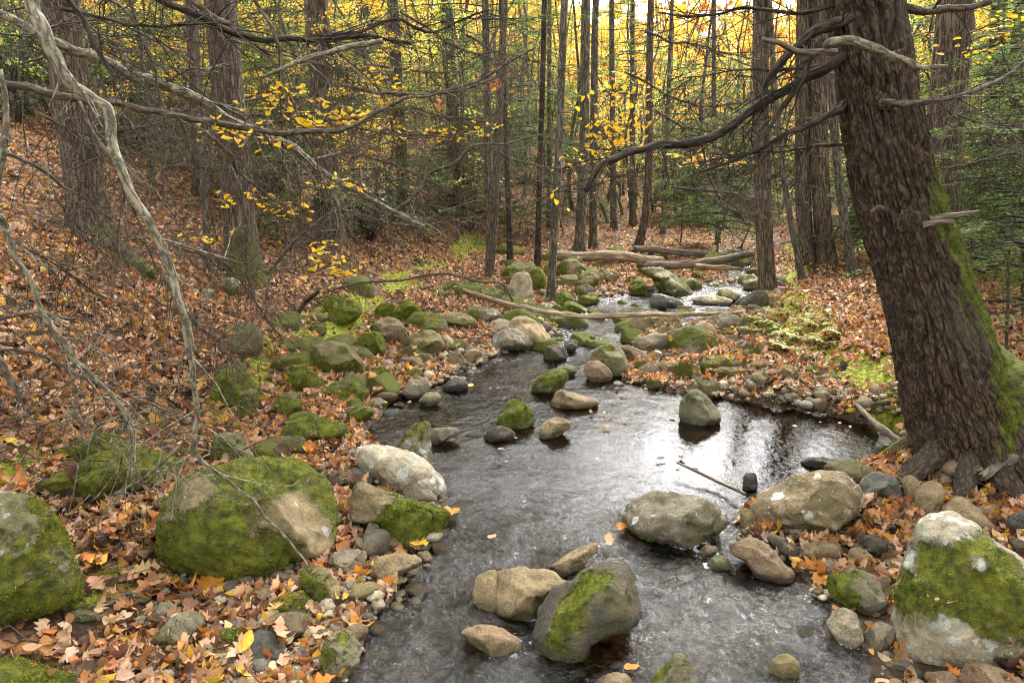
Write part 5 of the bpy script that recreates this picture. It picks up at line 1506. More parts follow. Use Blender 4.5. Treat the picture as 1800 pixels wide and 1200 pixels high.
YC = [(.80, .53, .04), (.78, .42, .04), (.52, .50, .06), (.68, .32, .045), (.34, .42, .06)]
OC = [(.72, .30, .035), (.60, .22, .05), (.76, .42, .04), (.5, .25, .1)]
rg = np.random.default_rng(3)
MESH = {}
def reg(key, b, name, mat): MESH.setdefault(key, []).append(b.mesh(name, mat))
for k in range(6): reg('dead', dead_limbs(rg, .8, 6.5, 24, 1.5), 'dead_branches', M_TWIG)  # many separate dry limbs per trunk, not a leafy crown
for k in range(3): reg('deadlow', dead_limbs(rg, .5, 3.2, 12, 1.3), 'dead_branches', M_TWIG)
for k in range(5):
    w, nd = hemlock_boughs(rg, 2.2, 10.5, 46, 2.0, .075, .62, True)
    MESH.setdefault('bough', []).append(w.join(nd, M_NEEDLE).mesh('crown', M_DARKWOOD))
for k in range(4):
    w, nd = hemlock_boughs(rg, .25, 2.6, 34, 1.0, .045, 1.0, True)
    MESH.setdefault('sap', []).append(w.join(nd, M_NEEDLE).mesh('foliage', M_DARKWOOD))
for k in range(5):
    w, lf = broadleaf_crown(rg, 1.2, 6.5, 20, 1.7, 900, .085, YC, [4, 2, 2, 1, 1])
    MESH.setdefault('yel', []).append(w.join(lf, M_YELLOW).mesh('crown', M_TWIG))
for k in range(3):
    w, lf = broadleaf_crown(rg, .8, 5.0, 20, 1.5, 900, .075, [(.46, .52, .06), (.34, .44, .06), (.62, .55, .05)], [2, 2, 1])
    MESH.setdefault('yg', []).append(w.join(lf, M_YELLOW).mesh('crown', M_TWIG))
for k in range(4):
    w, lf = broadleaf_crown(rg, 1.5, 9.5, 34, 2.8, 4200, .17, YC, [4, 3, 2, 2, 1], False, .7)
    MESH.setdefault('bigy', []).append(w.join(lf, M_YELLOW).mesh('crown', M_TWIG))
for k in range(3):
    w, lf = broadleaf_crown(rg, 1.5, 9.5, 34, 2.8, 4200, .17, OC, [3, 2, 2, 2], False, .7)
    MESH.setdefault('bigo', []).append(w.join(lf, M_YELLOW).mesh('crown', M_TWIG))
TRK = []
for k in range(6): TRK.append(trunk_mesh(rg, 12, .115, 'trunk', M_BARK)[0])
TRKG = []
for k in range(9): TRKG.append(trunk_mesh(rg, 9, .06, 'trunk', (M_BARKG, M_BARK, M_BARKM)[k % 3], .10, 8)[0])
BARE = []
for k in range(6):
    h = rg.uniform(2.2, 4.2)
    n = 18; z = np.linspace(-.15, h, n)
    w2 = np.stack([fbm(np.stack([z * .9, np.full(n, k * 5.3 + q), np.zeros(n)], 1), 2, k + q) * .14 for q in (0, 40)], 1)
    P = np.stack([w2[:, 0] - w2[1, 0], w2[:, 1] - w2[1, 1], z], 1)
    b = dead_limbs(rg, .5, h * .97, 13, .75, .006)
    V, F, T = tube(P, np.linspace(.013, .003, n), 6); b.add(V, F, T, moss=-1.3)
    BARE.append(b.mesh('bare_sapling', M_TWIG))

def put(me, name, parent, loc=(0, 0, 0), rz=0.0, sc=1.0, rot=None):
    o = bpy.data.objects.new(name, me); COL.objects.link(o)
    o.parent = parent; o.location = loc; o.scale = (sc, sc, sc) if not hasattr(sc, '__len__') else sc
    o.rotation_euler = rot if rot is not None else (0, 0, rz)
    return o

def stand(kind, x, y, label, cat, group, rng, sc=1.0, rscale=1.0, z=None, lean=(0, 0)):
    z = h1(x, y) if z is None else z
    name = dict(hemlock='hemlock_tree', snag='slender_tree', yellow='yellow_beech', green='green_beech', bigyellow='autumn_maple', bigorange='autumn_oak', sapling='hemlock_sapling', bare='bare_sapling')[kind]
    if kind == 'bare':
        o = bpy.data.objects.new(name, BARE[int(rng.integers(len(BARE)))]); COL.objects.link(o)
        o.location = (x, y, z); o.scale = (sc,) * 3; o.rotation_euler = (lean[0], lean[1], rng.random() * 6.28)
        return tag(o, label, cat, group)
    t = empty(name, (x, y, z), label, cat, group)
    t.rotation_euler = (lean[0], lean[1], rng.random() * 6.28)
    pick_ = lambda k: MESH[k][int(rng.integers(len(MESH[k])))]
    if kind == 'hemlock':
        put(TRK[int(rng.integers(6))], 'trunk', t, sc=(sc * rscale, sc * rscale, sc))
        put(pick_('dead'), 'dead_branches', t, rz=rng.random() * 6, sc=sc)
        k = int(rng.integers(5)); a = rng.random() * 6
        put(MESH['bough'][k], 'crown', t, rz=a, sc=sc)
    elif kind == 'snag':
        put(TRKG[int(rng.integers(9))], 'trunk', t, sc=(sc * rscale, sc * rscale, sc))
        put(pick_('dead'), 'dead_branches', t, rz=rng.random() * 6, sc=sc * .8)
    elif kind == 'sapling':
        put(TRKG[int(rng.integers(9))], 'trunk', t, sc=(.18 * sc, .18 * sc, .30 * sc))
        k = int(rng.integers(4)); a = rng.random() * 6
        put(MESH['sap'][k], 'foliage', t, rz=a, sc=sc)
    else:
        key = dict(yellow='yel', green='yg', bigyellow='bigy', bigorange='bigo')[kind]
        put(TRKG[int(rng.integers(9))], 'trunk', t, sc=(sc * rscale, sc * rscale, sc * (.85 if kind in ('yellow', 'green') else 1.15)))
        k = int(rng.integers(len(MESH[key]))); a = rng.random() * 6
        put(MESH[key][k], 'crown', t, rz=a, sc=sc)
    return t

# ------------------------------------------------------------------ trunks traced from the photograph
def traced_tree(label, base, top, wpx, kind='hemlock', mat=None, Y=None, h=11.0, mid=None, crown=True, seed=0, bark=0.008, mossy=0.0, group=None, dead=True):
    rng = np.random.default_rng(seed + 500)
    high = seed in (2, 3, 4, 15, 18, 19, 21, 22, 25, 29)
    if high: h = 17.0
    g = on_ground(*base) if Y is None else at(base[0], base[1], Y)
    if Y is not None:
        g[2] = min(g[2], h1(g[0], g[1]))
    Yb = g[1]
    pts = [base] + ([mid] if mid else []) + [top]
    P = px_line(pts, Yb); P[0] = g
    d = P[-1] - P[-2]; d /= np.linalg.norm(d)
    ext = max(0.0, h - (P[-1][2] - g[2]))
    dd = np.array([d[0] * .6, d[1] * .6, d[2]])
    P = np.vstack([P[:1] - np.array([0, 0, .35]), P, P[-1:] + dd * ext])
    n = 110 if wpx > 25 else 44
    S = spline(P, n)
    r0 = wpx / 2 / FPX * zdepth(g)
    hgt = S[:, 2] - g[2]
    rr = r0 * (1.06 - .62 * np.clip(hgt / h, 0, 1)) * (1 + .5 * np.exp(-np.maximum(hgt + .05, 0) / .20))
    V, F, T, a, hh = bark_tube(S, np.maximum(rr, .008), 64 if wpx > 40 else (28 if wpx > 18 else 12), bark=bark if wpx > 18 else 0, wave=.06, seed=seed, flare=.16 if wpx > 25 else 0, fh=.25, ks=24)
    name = dict(hemlock='hemlock_tree', slim='slender_tree')[kind]
    t = empty(name, g, label, 'tree', group or ('hemlock trees' if kind == 'hemlock' else 'slender trees of the wood'))
    b = MB(); hz = V[:, 2] - g[2]
    b.add(V, F, T, moss=-1.2 + (1.0 + mossy) * np.exp(-np.maximum(hz, 0) / (.35 + .5 * mossy)) + .35 * fbm(V * 2.2, 3, seed), bc=BC)
    world_child(b, 'trunk', mat or (M_BARK if kind == 'hemlock' else M_BARKG), t)
    if dead: put(MESH['dead' if kind == 'hemlock' else 'deadlow'][int(rng.integers(3))], 'dead_branches', t, rz=rng.random() * 6, sc=1.0 if kind == 'hemlock' else .8)
    if high:
        q = P[-1] - g; f_ = 8.5 / q[2]
        for zo in (5.0, 6.6):  # unseen high crowns, doubled to darken the sky reflected in the water
            put(MESH['bough'][int(rng.integers(5))], 'crown', t, loc=(q[0] * f_ * 1.2, q[1] * f_ * 1.2, zo), rz=rng.random() * 6, sc=(1.25, 1.25, 1.0))
    if crown and not high and seed in (3, 6, 9, 13, 15, 16, 18, 21, 24, 28):
        k = int(rng.integers(5)); off = P[-1] - g
        q = (P[-2] - g)
        z0 = max(0, 3.2)
        loc = (q[0] * .9, q[1] * .9, 1.2)
        put(MESH['bough'][k], 'crown', t, loc=loc, rz=rng.random() * 6, sc=1.0)
    return t
TT_ = [
 ('stout straight hemlock just behind the massive leaning one', (1648, 455), (1680, 0), 58, 'hemlock', dict(Y=8.2, seed=1)),
 ('straight slim hemlock standing at the gravel bar end of the fallen pole', (1349, 520), (1337, 0), 26, 'hemlock', dict(seed=2, Y=9.9)),
 ('dark hemlock trunk on the leaf knoll beyond the slim one', (1452, 462), (1440, 60), 28, 'hemlock', dict(seed=3)),
 ('short brown double of the knoll hemlock, closest to the slim trunk', (1418, 460), (1412, 100), 24, 'hemlock', dict(seed=4)),
 ('thin slightly crooked trunk against the edge of the massive hemlock', (1500, 488), (1462, 150), 15, 'slim', dict(seed=5)),
 ('thin sapling trunk leaning toward the stream on the leaf knoll', (1410, 495), (1362, 150), 10, 'slim', dict(seed=6, crown=False)),
 ('dark straight trunk behind the bluish saplings', (1742, 440), (1757, 0), 26, 'hemlock', dict(seed=7)),
 ('slimmer dark trunk nearest the picture edge behind the bluish saplings', (1776, 430), (1792, 0), 20, 'hemlock', dict(seed=8)),
 ('broad dark hemlock on the leaf slope behind the laurels', (160, 405), (104, 0), 58, 'hemlock', dict(seed=9, mid=(140, 250), mossy=.2)),
 ('stout hemlock with a mossy foot in the middle of the leaf slope', (428, 482), (386, 0), 52, 'hemlock', dict(seed=10, mid=(408, 230), mossy=.7)),
 ('thin grey trunk close to the mossy footed hemlock', (352, 345), (335, 0), 20, 'hemlock', dict(seed=11)),
 ('short grey sapling trunk between two hemlocks on the leaf slope', (364, 470), (354, 250), 11, 'slim', dict(seed=12, crown=False)),
 ('dark hemlock with the widest trunk at the top of the leaf slope', (578, 418), (556, 0), 42, 'hemlock', dict(seed=13, mid=(568, 200))),
 ('straight dark hemlock half hidden by dead branches above the slope', (712, 385), (690, 0), 21, 'hemlock', dict(seed=14)),
 ('leaning dark trunk with a curved arm beyond the slope', (813, 395), (784, 0), 23, 'hemlock', dict(seed=15)),
 ('grey trunk between the leaning dark one and the twin stems', (862, 462), (853, 0), 14, 'slim', dict(seed=16)),
 ('slim black trunk rooted in the mossy rocks of the slope foot', (897, 465), (881, 0), 9.5, 'slim', dict(seed=17, mid=(890, 250), mat=M_DARKWOOD)),
 ('slim dark twin stem rising beside the stream boulders', (945, 470), (957, 0), 10, 'slim', dict(seed=18, mat=M_DARKWOOD, mid=(950, 260))),
 ('pale barked stem growing at the stream edge by the moss cushion', (968, 532), (990, 60), 13, 'slim', dict(seed=19, mid=(974, 400))),
 ('slender pale birch like stem behind the twin stems', (966, 400), (966, 30), 9, 'slim', dict(seed=20, crown=False)),
 ('tall grey trunk above the split end of the bare log', (1018, 444), (1030, 0), 17, 'hemlock', dict(seed=21, mid=(1027, 250), mat=M_BARKG)),
 ('grey trunk just behind the tall one above the bare log', (1042, 436), (1046, 60), 13, 'slim', dict(seed=22)),
 ('straight grey trunk in front of the glowing yellow wood', (1079, 405), (1075, 0), 11, 'hemlock', dict(seed=23, mat=M_BARKG)),
 ('second straight grey trunk in front of the glowing yellow wood', (1112, 395), (1112, 0), 10.5, 'hemlock', dict(seed=24, mat=M_BARKG)),
 ('dark trunk with a crooked mossy foot at the log jam', (1122, 436), (1144, 0), 13, 'hemlock', dict(seed=25, mid=(1139, 330))),
 ('crooked dark stem between two pole trunks on the slope foot', (855, 480), (868, 330), 8, 'slim', dict(seed=26, crown=False)),
 ('tan barked stem leaning at the tall standing slab', (862, 487), (876, 300), 8, 'slim', dict(seed=27, crown=False, mat=M_TWIG)),
 ('thin trunk nearly hidden between the grey trunks of the yellow wood', (1165, 410), (1180, 40), 8, 'slim', dict(seed=28)),
 ('thin dark trunk halfway between log jam and slim hemlock', (1262, 430), (1255, 60), 8, 'slim', dict(seed=29)),
]
for lab, b_, t_, w_, k_, kw in TT_: traced_tree(lab, b_, t_, w_, k_, **kw)

# ------------------------------------------------------------------ forest behind
rng = np.random.default_rng(23)
used = []
def free(x, y, d):
    for (a, b) in used:
        if (a - x) ** 2 + (b - y) ** 2 < d * d: return False
    used.append((x, y)); return True
LAB = {
 'hemlock': ('dark hemlock trunk with dry side branches in the wood behind the stream', 'tree', 'dark hemlocks of the wood behind'),
 'snag': ('thin bare pole trunk in the wood behind the stream', 'tree', 'thin pole trunks of the wood behind'),
 'yellow': ('slender young beech holding thin yellow leaf layers in the wood behind', 'tree', 'yellow young beeches of the wood behind'),
 'green': ('slim young beech still holding yellow green leaves in the wood behind', 'tree', 'yellow green young beeches of the wood behind'),
 'bigyellow': ('far maple with a full glowing yellow crown on the hillside', 'tree', 'yellow maples of the far hillside'),
 'bigorange': ('far oak with a rusty orange crown on the hillside', 'tree', 'orange oaks of the far hillside'),
 'sapling': ('small green hemlock sapling with feathery boughs in the understory', 'sapling', 'green hemlock saplings of the understory'),
 'bare': ('thin leafless sapling with fine twigs on the leaf slope', 'sapling', 'bare saplings of the leaf slope'),
}
def fill(kind, n, y0, y1, dmin, xr=(-.95, .95), sc=(.85, 1.2), rs=(.7, 1.1), skip=None, fit=None):
    c = 0
    for _ in range(n * 30):
        if c >= n: break
        y = y0 + (y1 - y0) * rng.random(); x = y * rng.uniform(*xr)
        if y < 19 and -0.6 < x - (y - 14) * 0.35 < 6.0: continue
        if skip and skip(x, y): continue
        if not free(x, y, dmin): continue
        s = rng.uniform(*sc) * (fit(x, y) if fit else 1)
        stand(kind, x, y, *LAB[kind], rng, s, rng.uniform(*rs), lean=(rng.normal() * .025, rng.normal() * .025))
        c += 1
OPEN = lambda x, y: -0.12 < x / y < 0.62      # the corridor up the stream, where the canopy is thin
fill('hemlock', 24, 14, 34, 1.1, skip=OPEN)
fill('green', 60, 11, 26, .6, (-.7, .95), (.5, 1.0), (.4, .8))
fill('snag', 120, 11.5, 34, .5, rs=(.35, .9))
fill('yellow', 120, 12.5, 32, .7, (-.6, .95), (.5, .95))
FARFIT = lambda x, y: float(np.clip((y * (.285 if x / y > -.15 else .36) + 1.65 - float(wlev(y))) / 11.3, .35, 1.25))
fill('bigyellow', 170, 24, 62, 1.4, (-.45, .75), (.84, 1.02), (1.4, 2.2), fit=FARFIT)
fill('bigorange', 50, 25, 66, 1.5, (-.95, .9), (.84, 1.02), (1.4, 2.2), fit=FARFIT)
fill('hemlock', 16, 9, 30, 1.0, (.88, 1.25))
fill('yellow', 14, 12, 30, 1.0, (.88, 1.25), (.6, .95))
fill('bigyellow', 50, 26, 66, 1.6, (-.95, -.3), (.84, 1.02), (1.4, 2.2), fit=FARFIT)
fill('hemlock', 26, 15, 30, .9, (-.1, .62), (.42, .66), (.8, 1.2))
fill('hemlock', 26, 24, 60, 1.4, (-.95, .95), (.6, .8), (.9, 1.3), fit=None)
fill('sapling', 55, 11.5, 24, .5, (-.80, -.05), (.8, 1.7))
fill('sapling', 75, 10.5, 26, .45, (-.05, .95), (.9, 2.2))
fill('yellow', 16, 9.5, 14, .8, (-.62, -.05), (.4, .7), skip=lambda x, y: x > float(np.interp(y, FOOT[:, 0], FOOT[:, 1])) - .8)
fill('yellow', 22, 11, 22, .8, (-.85, -.2), (.5, .9))
fill('bare', 42, 6.5, 17, .3, (-.72, -.05), (.5, 1.0), skip=lambda x, y: x > float(np.interp(y, FOOT[:, 0], FOOT[:, 1])) - .1)

# ------------------------------------------------------------------ fallen logs and poles
def log(name, label, pts, Y, rpx, mat, seed, cat='log', broken=True, moss=-1.3, group='fallen wood across the stream'):
    P = px_line(pts, Y)
    r = np.array([k / FPX * zdepth(p) for k, p in zip(np.interp(np.linspace(0, 1, len(pts)), np.linspace(0, 1, len(rpx)), rpx), P)])
    S = spline(np.column_stack([P, r]), 90)
    wob = fbm(np.stack([np.linspace(0, 6, 90), np.full(90, seed * 3.3), np.zeros(90)], 1), 3, seed)
    S[:, 2] += wob * S[:, 3] * .16
    V, F, T, a, hh = bark_tube(S[:, :3], S[:, 3], 36, bark=.10 * S[:, 3].mean(), wave=.10, seed=seed, ks=5 / S[:, 3].mean() * .35)
    if broken:
        D = np.gradient(S[:, :3], axis=0); D /= np.linalg.norm(D, axis=1)[:, None]
        for e, sg in ((0, -1), (89, 1)):
            i0 = e * 36
            V[i0:i0 + 36] += D[e] * (sg * S[e, 3] * 2.2 * np.abs(vnoise(np.stack([a[:36] * 2.2, np.full(36, seed), np.zeros(36)], 1), seed)))[:, None]
    b = MB(); b.add(V, F, T, moss=moss + .5 * fbm(V * 4, 3, seed), bc=BC)
    return tag(b.build(name, mat, loc=S[0, :3]), label, cat, group)
log('fallen_log', 'pale barkless log with a split end bridging the far stream bank', [(981, 450), (1017, 450), (1085, 450), (1155, 458)], [12.5, 12.2], [8.5, 8.5, 7], M_LOG, 1)
log('fallen_log', 'brown log rising to the side where the root tangle sits', [(1136, 466), (1197, 465), (1265, 458), (1318, 446)], [11.9, 11.9], [7, 7, 5.5], M_DRIFT, 2)
log('fallen_log', 'dull log lying behind the two crossing ones in the jam', [(1120, 438), (1175, 441), (1230, 446), (1272, 450)], [13.4, 13.2], [6, 6, 5], M_DRIFT, 3)
log('fallen_log', 'orange brown short log under the rising log of the jam', [(1225, 468), (1262, 470), (1300, 472)], [11.8, 11.8], [4, 4, 3], M_LOG, 4)
log('fallen_pole', 'long thin fallen pole lying across the whole stream', [(800, 505), (850, 521), (900, 536), (960, 549), (1040, 556), (1120, 553), (1200, 552), (1280, 551), (1349, 549)], [9.6, 8.6, 7.9, 7.65, 7.9, 8.8], [3.2, 3.8, 4, 3.6, 3], M_LOG, 5, 'pole', False)
log('log_stub', 'short brown log stub lodged on the flat slabs of the gravel bar', [(1168, 592), (1186, 585), (1208, 577)], [7.35, 7.5], [6.5, 6, 4.5], M_DRIFT, 6)
log('driftwood_stick', 'pale stick slanting from the leaf bank into the still pool', [(1508, 714), (1540, 745), (1590, 782), (1628, 812)], [4.6, 3.75], [3.5, 6, 6.5], M_DRIFT, 7, 'stick', True)
log('driftwood_stick', 'thick mottled driftwood lying on the broad tan boulder', [(1732, 834), (1765, 812), (1800, 793), (1850, 770)], [3.3, 3.4], [7, 10, 11], M_LICHEN, 8, 'stick', True)
log('driftwood_stick', 'thin straight stick resting on the leaves of the gravel bar bank', [(1190, 812), (1260, 845), (1310, 868)], [3.9, 3.5], [2, 3, 3], M_DRIFT, 9, 'stick', False)
log('mossy_log', 'short moss wrapped log rotting at the foot of the leaf slope', [(800, 540), (830, 528), (858, 520)], [9.2, 9.6], [9, 10, 7], M_DARKWOOD, 10, moss=.5)
log('mossy_log', 'half buried moss streaked log high on the leaf slope', [(185, 425), (215, 440), (262, 480)], [5.8, 5.4], [9, 11, 8], M_DARKWOOD, 11, moss=.2)

def brush(label, cx, cyy, Y, spread, n, seed, mat=M_TWIG, rad=.006, name='brush_pile', cat='brush'):
    rng = np.random.default_rng(seed); c = at(cx, cyy, Y)
    b = MB()
    P0 = c + rng.normal(size=(n, 3)) * np.array(spread)
    D = rng.normal(size=(n, 3)) * np.array([1, .8, .32]); D /= np.linalg.norm(D, axis=1)[:, None]
    L = (np.array(spread)[0] * rng.uniform(.5, 1.8, n))[:, None]
    lowtubes(b, P0, P0 + D * L * .5 + rng.normal(size=(n, 3)) * .04 * L, P0 + D * L, rng.uniform(.4, 1.2, n) * rad, np.full(n, rad * .3), moss=-1.4)
    o = b.build(name, mat, loc=c)
    o['kind'] = 'stuff'
    return tag(o, label, cat)
brush('tangle of broken roots and sticks at the end of the rising log', 1308, 474, 13, (.25, .25, .12), 70, 1, M_DARKWOOD, .014)
brush('heap of thin driftwood twigs caught under the fallen pole', 985, 566, 8.85, (.28, .2, .05), 110, 2, M_TWIG, .006)
brush('dry twigs lying in the leaves behind the dark hollow', 250, 812, 3.75, (.32, .2, .06), 90, 3, M_TWIG, .0035)
brush('grey twigs strewn on the lower leaf slope by the picture edge', 90, 760, 3.3, (.5, .3, .12), 120, 4, M_TWIG, .004)

# ------------------------------------------------------------------ bare branches hanging into the picture on the west side
def sapling_stem(label, pts, Y, rpx, mat, seed, twigs, tl, name='overhanging_branch', cat='branch', **kw):
    return limb(pts, Y, rpx, mat, seed, twigs, tl, name=name, label=label, cat=cat, group='bare branches over the leaf slope', **kw)
sapling_stem('pale lichened stem arching down from the top edge, tip at the large rounded boulder', [(38, -60), (45, 0), (75, 50), (105, 100), (130, 145), (165, 172), (185, 200), (205, 250), (235, 320), (265, 390), (290, 450), (310, 530), (330, 620), (340, 700), (346, 770), (360, 806), (400, 840), (450, 890), (500, 940), (542, 992)], [2.25, 2.25, 2.2, 2.2, 2.3, 2.55], [12.5, 12, 10, 8.5, 8, 6.5, 5, 3.5, 2.6, 1.8], M_LICHEN, 21, 10, .28, name='arching_sapling', cat='sapling', gap=(.05, .8))
sapling_stem('thick lichen crusted dead branch slanting down across the middle of the slope', [(-20, 20), (60, 55), (120, 85), (170, 102), (220, 122), (270, 137), (310, 160), (360, 185), (400, 210), (440, 222), (480, 240), (530, 275), (580, 305), (640, 345), (700, 375), (752, 397)], [3.6, 4.4, 5.2], [7, 9, 10, 9, 8, 6, 4.5, 3], M_LICHEN, 22, 16, .5)
sapling_stem('long brown branch sagging across then rising to a brown leaf tuft', [(-20, 146), (60, 155), (120, 168), (170, 180), (215, 190), (300, 208), (370, 215), (420, 228), (480, 237), (540, 228), (600, 230), (660, 205), (720, 175), (770, 160), (800, 158), (872, 138)], [3.0, 3.3, 3.8], [6.5, 6, 5.5, 5, 3.8, 2.5, 1.5], M_TWIG, 23, 22, .4)
sapling_stem('dark branch dropping beside the arching stem from the top edge', [(95, -20), (120, 0), (150, 40), (165, 75), (180, 100), (200, 135), (203, 165)], 2.9, [4.5, 4.5, 4, 3], M_DARKWOOD, 24, 8, .3)
sapling_stem('dark arching branch along the top edge above the slope hemlocks', [(262, -8), (320, 14), (390, 45), (440, 65), (500, 70), (570, 75), (640, 68), (720, 78)], [3.5, 4], [6.5, 6, 4.5, 3], M_DARKWOOD, 25, 20, .5)
sapling_stem('short dark branch joining the arching one at the top edge', [(328, -8), (370, 30), (402, 43)], 3.55, [6, 5, 4], M_TWIG, 26, 3, .3)
sapling_stem('pale broken stub of branch pointing down from the top middle', [(462, 140), (530, 110), (600, 85), (672, 70)], [3.4, 3.6], [3, 4.5, 5.5], M_LICHEN, 27, 4, .25)
sapling_stem('long thin stem falling from the top edge past the yellow leaf sprays', [(445, -8), (480, 60), (490, 120), (510, 180), (530, 220), (560, 290), (600, 402)], 3.7, [3.5, 3.3, 2.5, 1.5], M_TWIG, 28, 14, .4)
sapling_stem('thin dark twig branch falling from the top edge beside the lichen crusted one', [(188, -8), (230, 25), (260, 80), (275, 130), (290, 212)], 3.4, [3, 2.5, 1.5], M_TWIG, 29, 8, .3)
sapling_stem('thin level branch near the top edge crossing the first hemlock', [(95, 8), (150, 30), (220, 40), (300, 43), (385, 40)], 3.2, [3.5, 3, 1.5], M_DARKWOOD, 30, 10, .35)
sapling_stem('brown branch sloping from the sagging branch to the yellow maple spray', [(330, 210), (400, 265), (420, 300), (470, 345), (512, 371)], [3.4, 3.6], [3, 2.6, 1.6], M_TWIG, 31, 8, .3)
sapling_stem('crooked twig branch low over the upper leaf slope at the picture edge', [(-15, 262), (15, 270), (60, 290), (110, 330), (150, 350), (202, 392)], [2.8, 3.2], [3.5, 3, 1.5], M_TWIG, 32, 10, .3)
sapling_stem('upright grey stem running up the very edge of the picture', [(2, 120), (10, 240), (4, 330), (-10, 460)], 2.4, [5, 6, 6], M_LICHEN, 33, 8, .3)
sapling_stem('thin forked stem crossing behind the arching stem at the upper slope', [(138, 178), (165, 230), (200, 280), (216, 302), (220, 360)], 2.5, [4, 3.5, 2], M_TWIG, 34, 8, .25)
sapling_stem('long grey stem leaning down the lower slope from the picture edge', [(-15, 380), (0, 402), (30, 460), (50, 500), (80, 550), (120, 610), (160, 660), (220, 722), (230, 790), (232, 862)], [2.3, 2.5], [5.5, 5, 4.5, 4, 2.5], M_LICHEN, 35, 14, .3)
sapling_stem('thick bare dead stick low at the picture edge on the slope', [(-25, 606), (0, 640), (42, 702)], 2.6, [9, 8, 6], M_TWIG, 36, 2, .2)
sapling_stem('level twig branch over the lower slope by the picture edge', [(-15, 562), (0, 560), (50, 548), (92, 556), (140, 570)], 2.5, [3.5, 3, 1.5], M_TWIG, 37, 7, .25)
sapling_stem('curving thin branch meeting the long grey stem on the lower slope', [(-15, 608), (60, 615), (130, 650), (222, 694), (330, 742)], [2.5, 2.7], [3, 2.5, 1.5], M_TWIG, 38, 10, .25)
sapling_stem('thin stick rising from the dark hollow to the arching stem', [(205, 870), (240, 848), (280, 812), (320, 770), (342, 738)], [2.7, 2.5], [3, 2.5, 2], M_LICHEN, 39, 4, .2)
sapling_stem('thin dead branch lying low across the foot of the slope toward the pole', [(560, 512), (600, 503), (650, 494), (720, 491), (782, 482), (832, 492), (882, 500), (906, 542)], [8.2, 8.4, 8.8], [2.2, 2.2, 2, 1.4], M_TWIG, 40, 14, .5)
sapling_stem('dark slanting dead branch from the slope foot toward the leaning trunk', [(505, 600), (530, 540), (560, 510)], 7.0, [4, 4, 3], M_DARKWOOD, 41, 6, .4)
sapling_stem('branch sweeping up from the slope across the dark hemlock', [(680, 380), (740, 330), (758, 305), (800, 285), (840, 258), (900, 250), (960, 234)], [6, 6.4], [4, 4, 3, 2, 1.2], M_TWIG, 42, 14, .5)
sapling_stem('long level twig branch over the middle of the wood', [(600, 150), (660, 160), (760, 165), (840, 140), (940, 80)], [5, 5.4], [3, 2.6, 1.6], M_TWIG, 43, 16, .5)
sapling_stem('thin dark branch rising toward the top middle', [(560, 62), (640, 50), (700, 40), (760, 55), (860, 20)], [4.4, 4.8], [3.5, 3, 1.4], M_DARKWOOD, 44, 14, .5)
sapling_stem('slim curved branch in front of the dark slope hemlocks', [(470, 480), (520, 420), (600, 372), (690, 395), (745, 402)], [5.6, 6.2], [3, 2.6, 1.4], M_TWIG, 45, 12, .4)
for k, (x0, y0, x1, y1, Y) in enumerate([(30, 110, 260, 60, 4), (120, 300, 330, 240, 4.6), (240, 320, 420, 300, 5), (300, 120, 520, 170, 4.6), (420, 300, 640, 260, 5.4), (520, 330, 760, 300, 6.2), (380, 60, 640, 140, 5), (560, 200, 800, 240, 6), (640, 110, 860, 90, 6.5), (60, 200, 200, 250, 3.4), (260, 520, 420, 640, 4.2), (220, 330, 330, 560, 4.0), (430, 400, 500, 600, 5.4), (360, 330, 470, 480, 5), (700, 20, 900, 110, 6), (0, 60, 160, 20, 3.4), (90, 330, 250, 420, 3.6), (20, 420, 170, 520, 3.0), (330, 40, 480, 10, 5), (440, 230, 620, 170, 5.2), (600, 260, 780, 330, 6), (620, 350, 830, 380, 7), (720, 190, 900, 170, 6.5), (820, 60, 1000, 120, 7), (860, 260, 1010, 300, 7.5), (300, 430, 440, 520, 4.8), (470, 520, 560, 400, 6), (150, 240, 330, 190, 4.4), (1130, 60, 1330, 100, 5), (1150, 200, 1330, 240, 5.5), (1180, 330, 1330, 350, 6), (1100, 130, 1330, 180, 5), (1690, 200, 1800, 230, 5), (1660, 300, 1800, 260, 5)]):
    rg_ = np.random.default_rng(k + 60)
    mx, my = (x0 + x1) / 2 + rg_.normal() * 20, (y0 + y1) / 2 + rg_.normal() * 20 + 12
    limb([(x0, y0), (mx, my), (x1, y1)], [Y, Y + .4], [2.2, 1.7, .9], M_TWIG, 60 + k, 22, .5, name='twiggy_branch', label='fine dead twiggy branch in the tangle before the trunks', cat='branch', group='fine dead branches before the trunks')

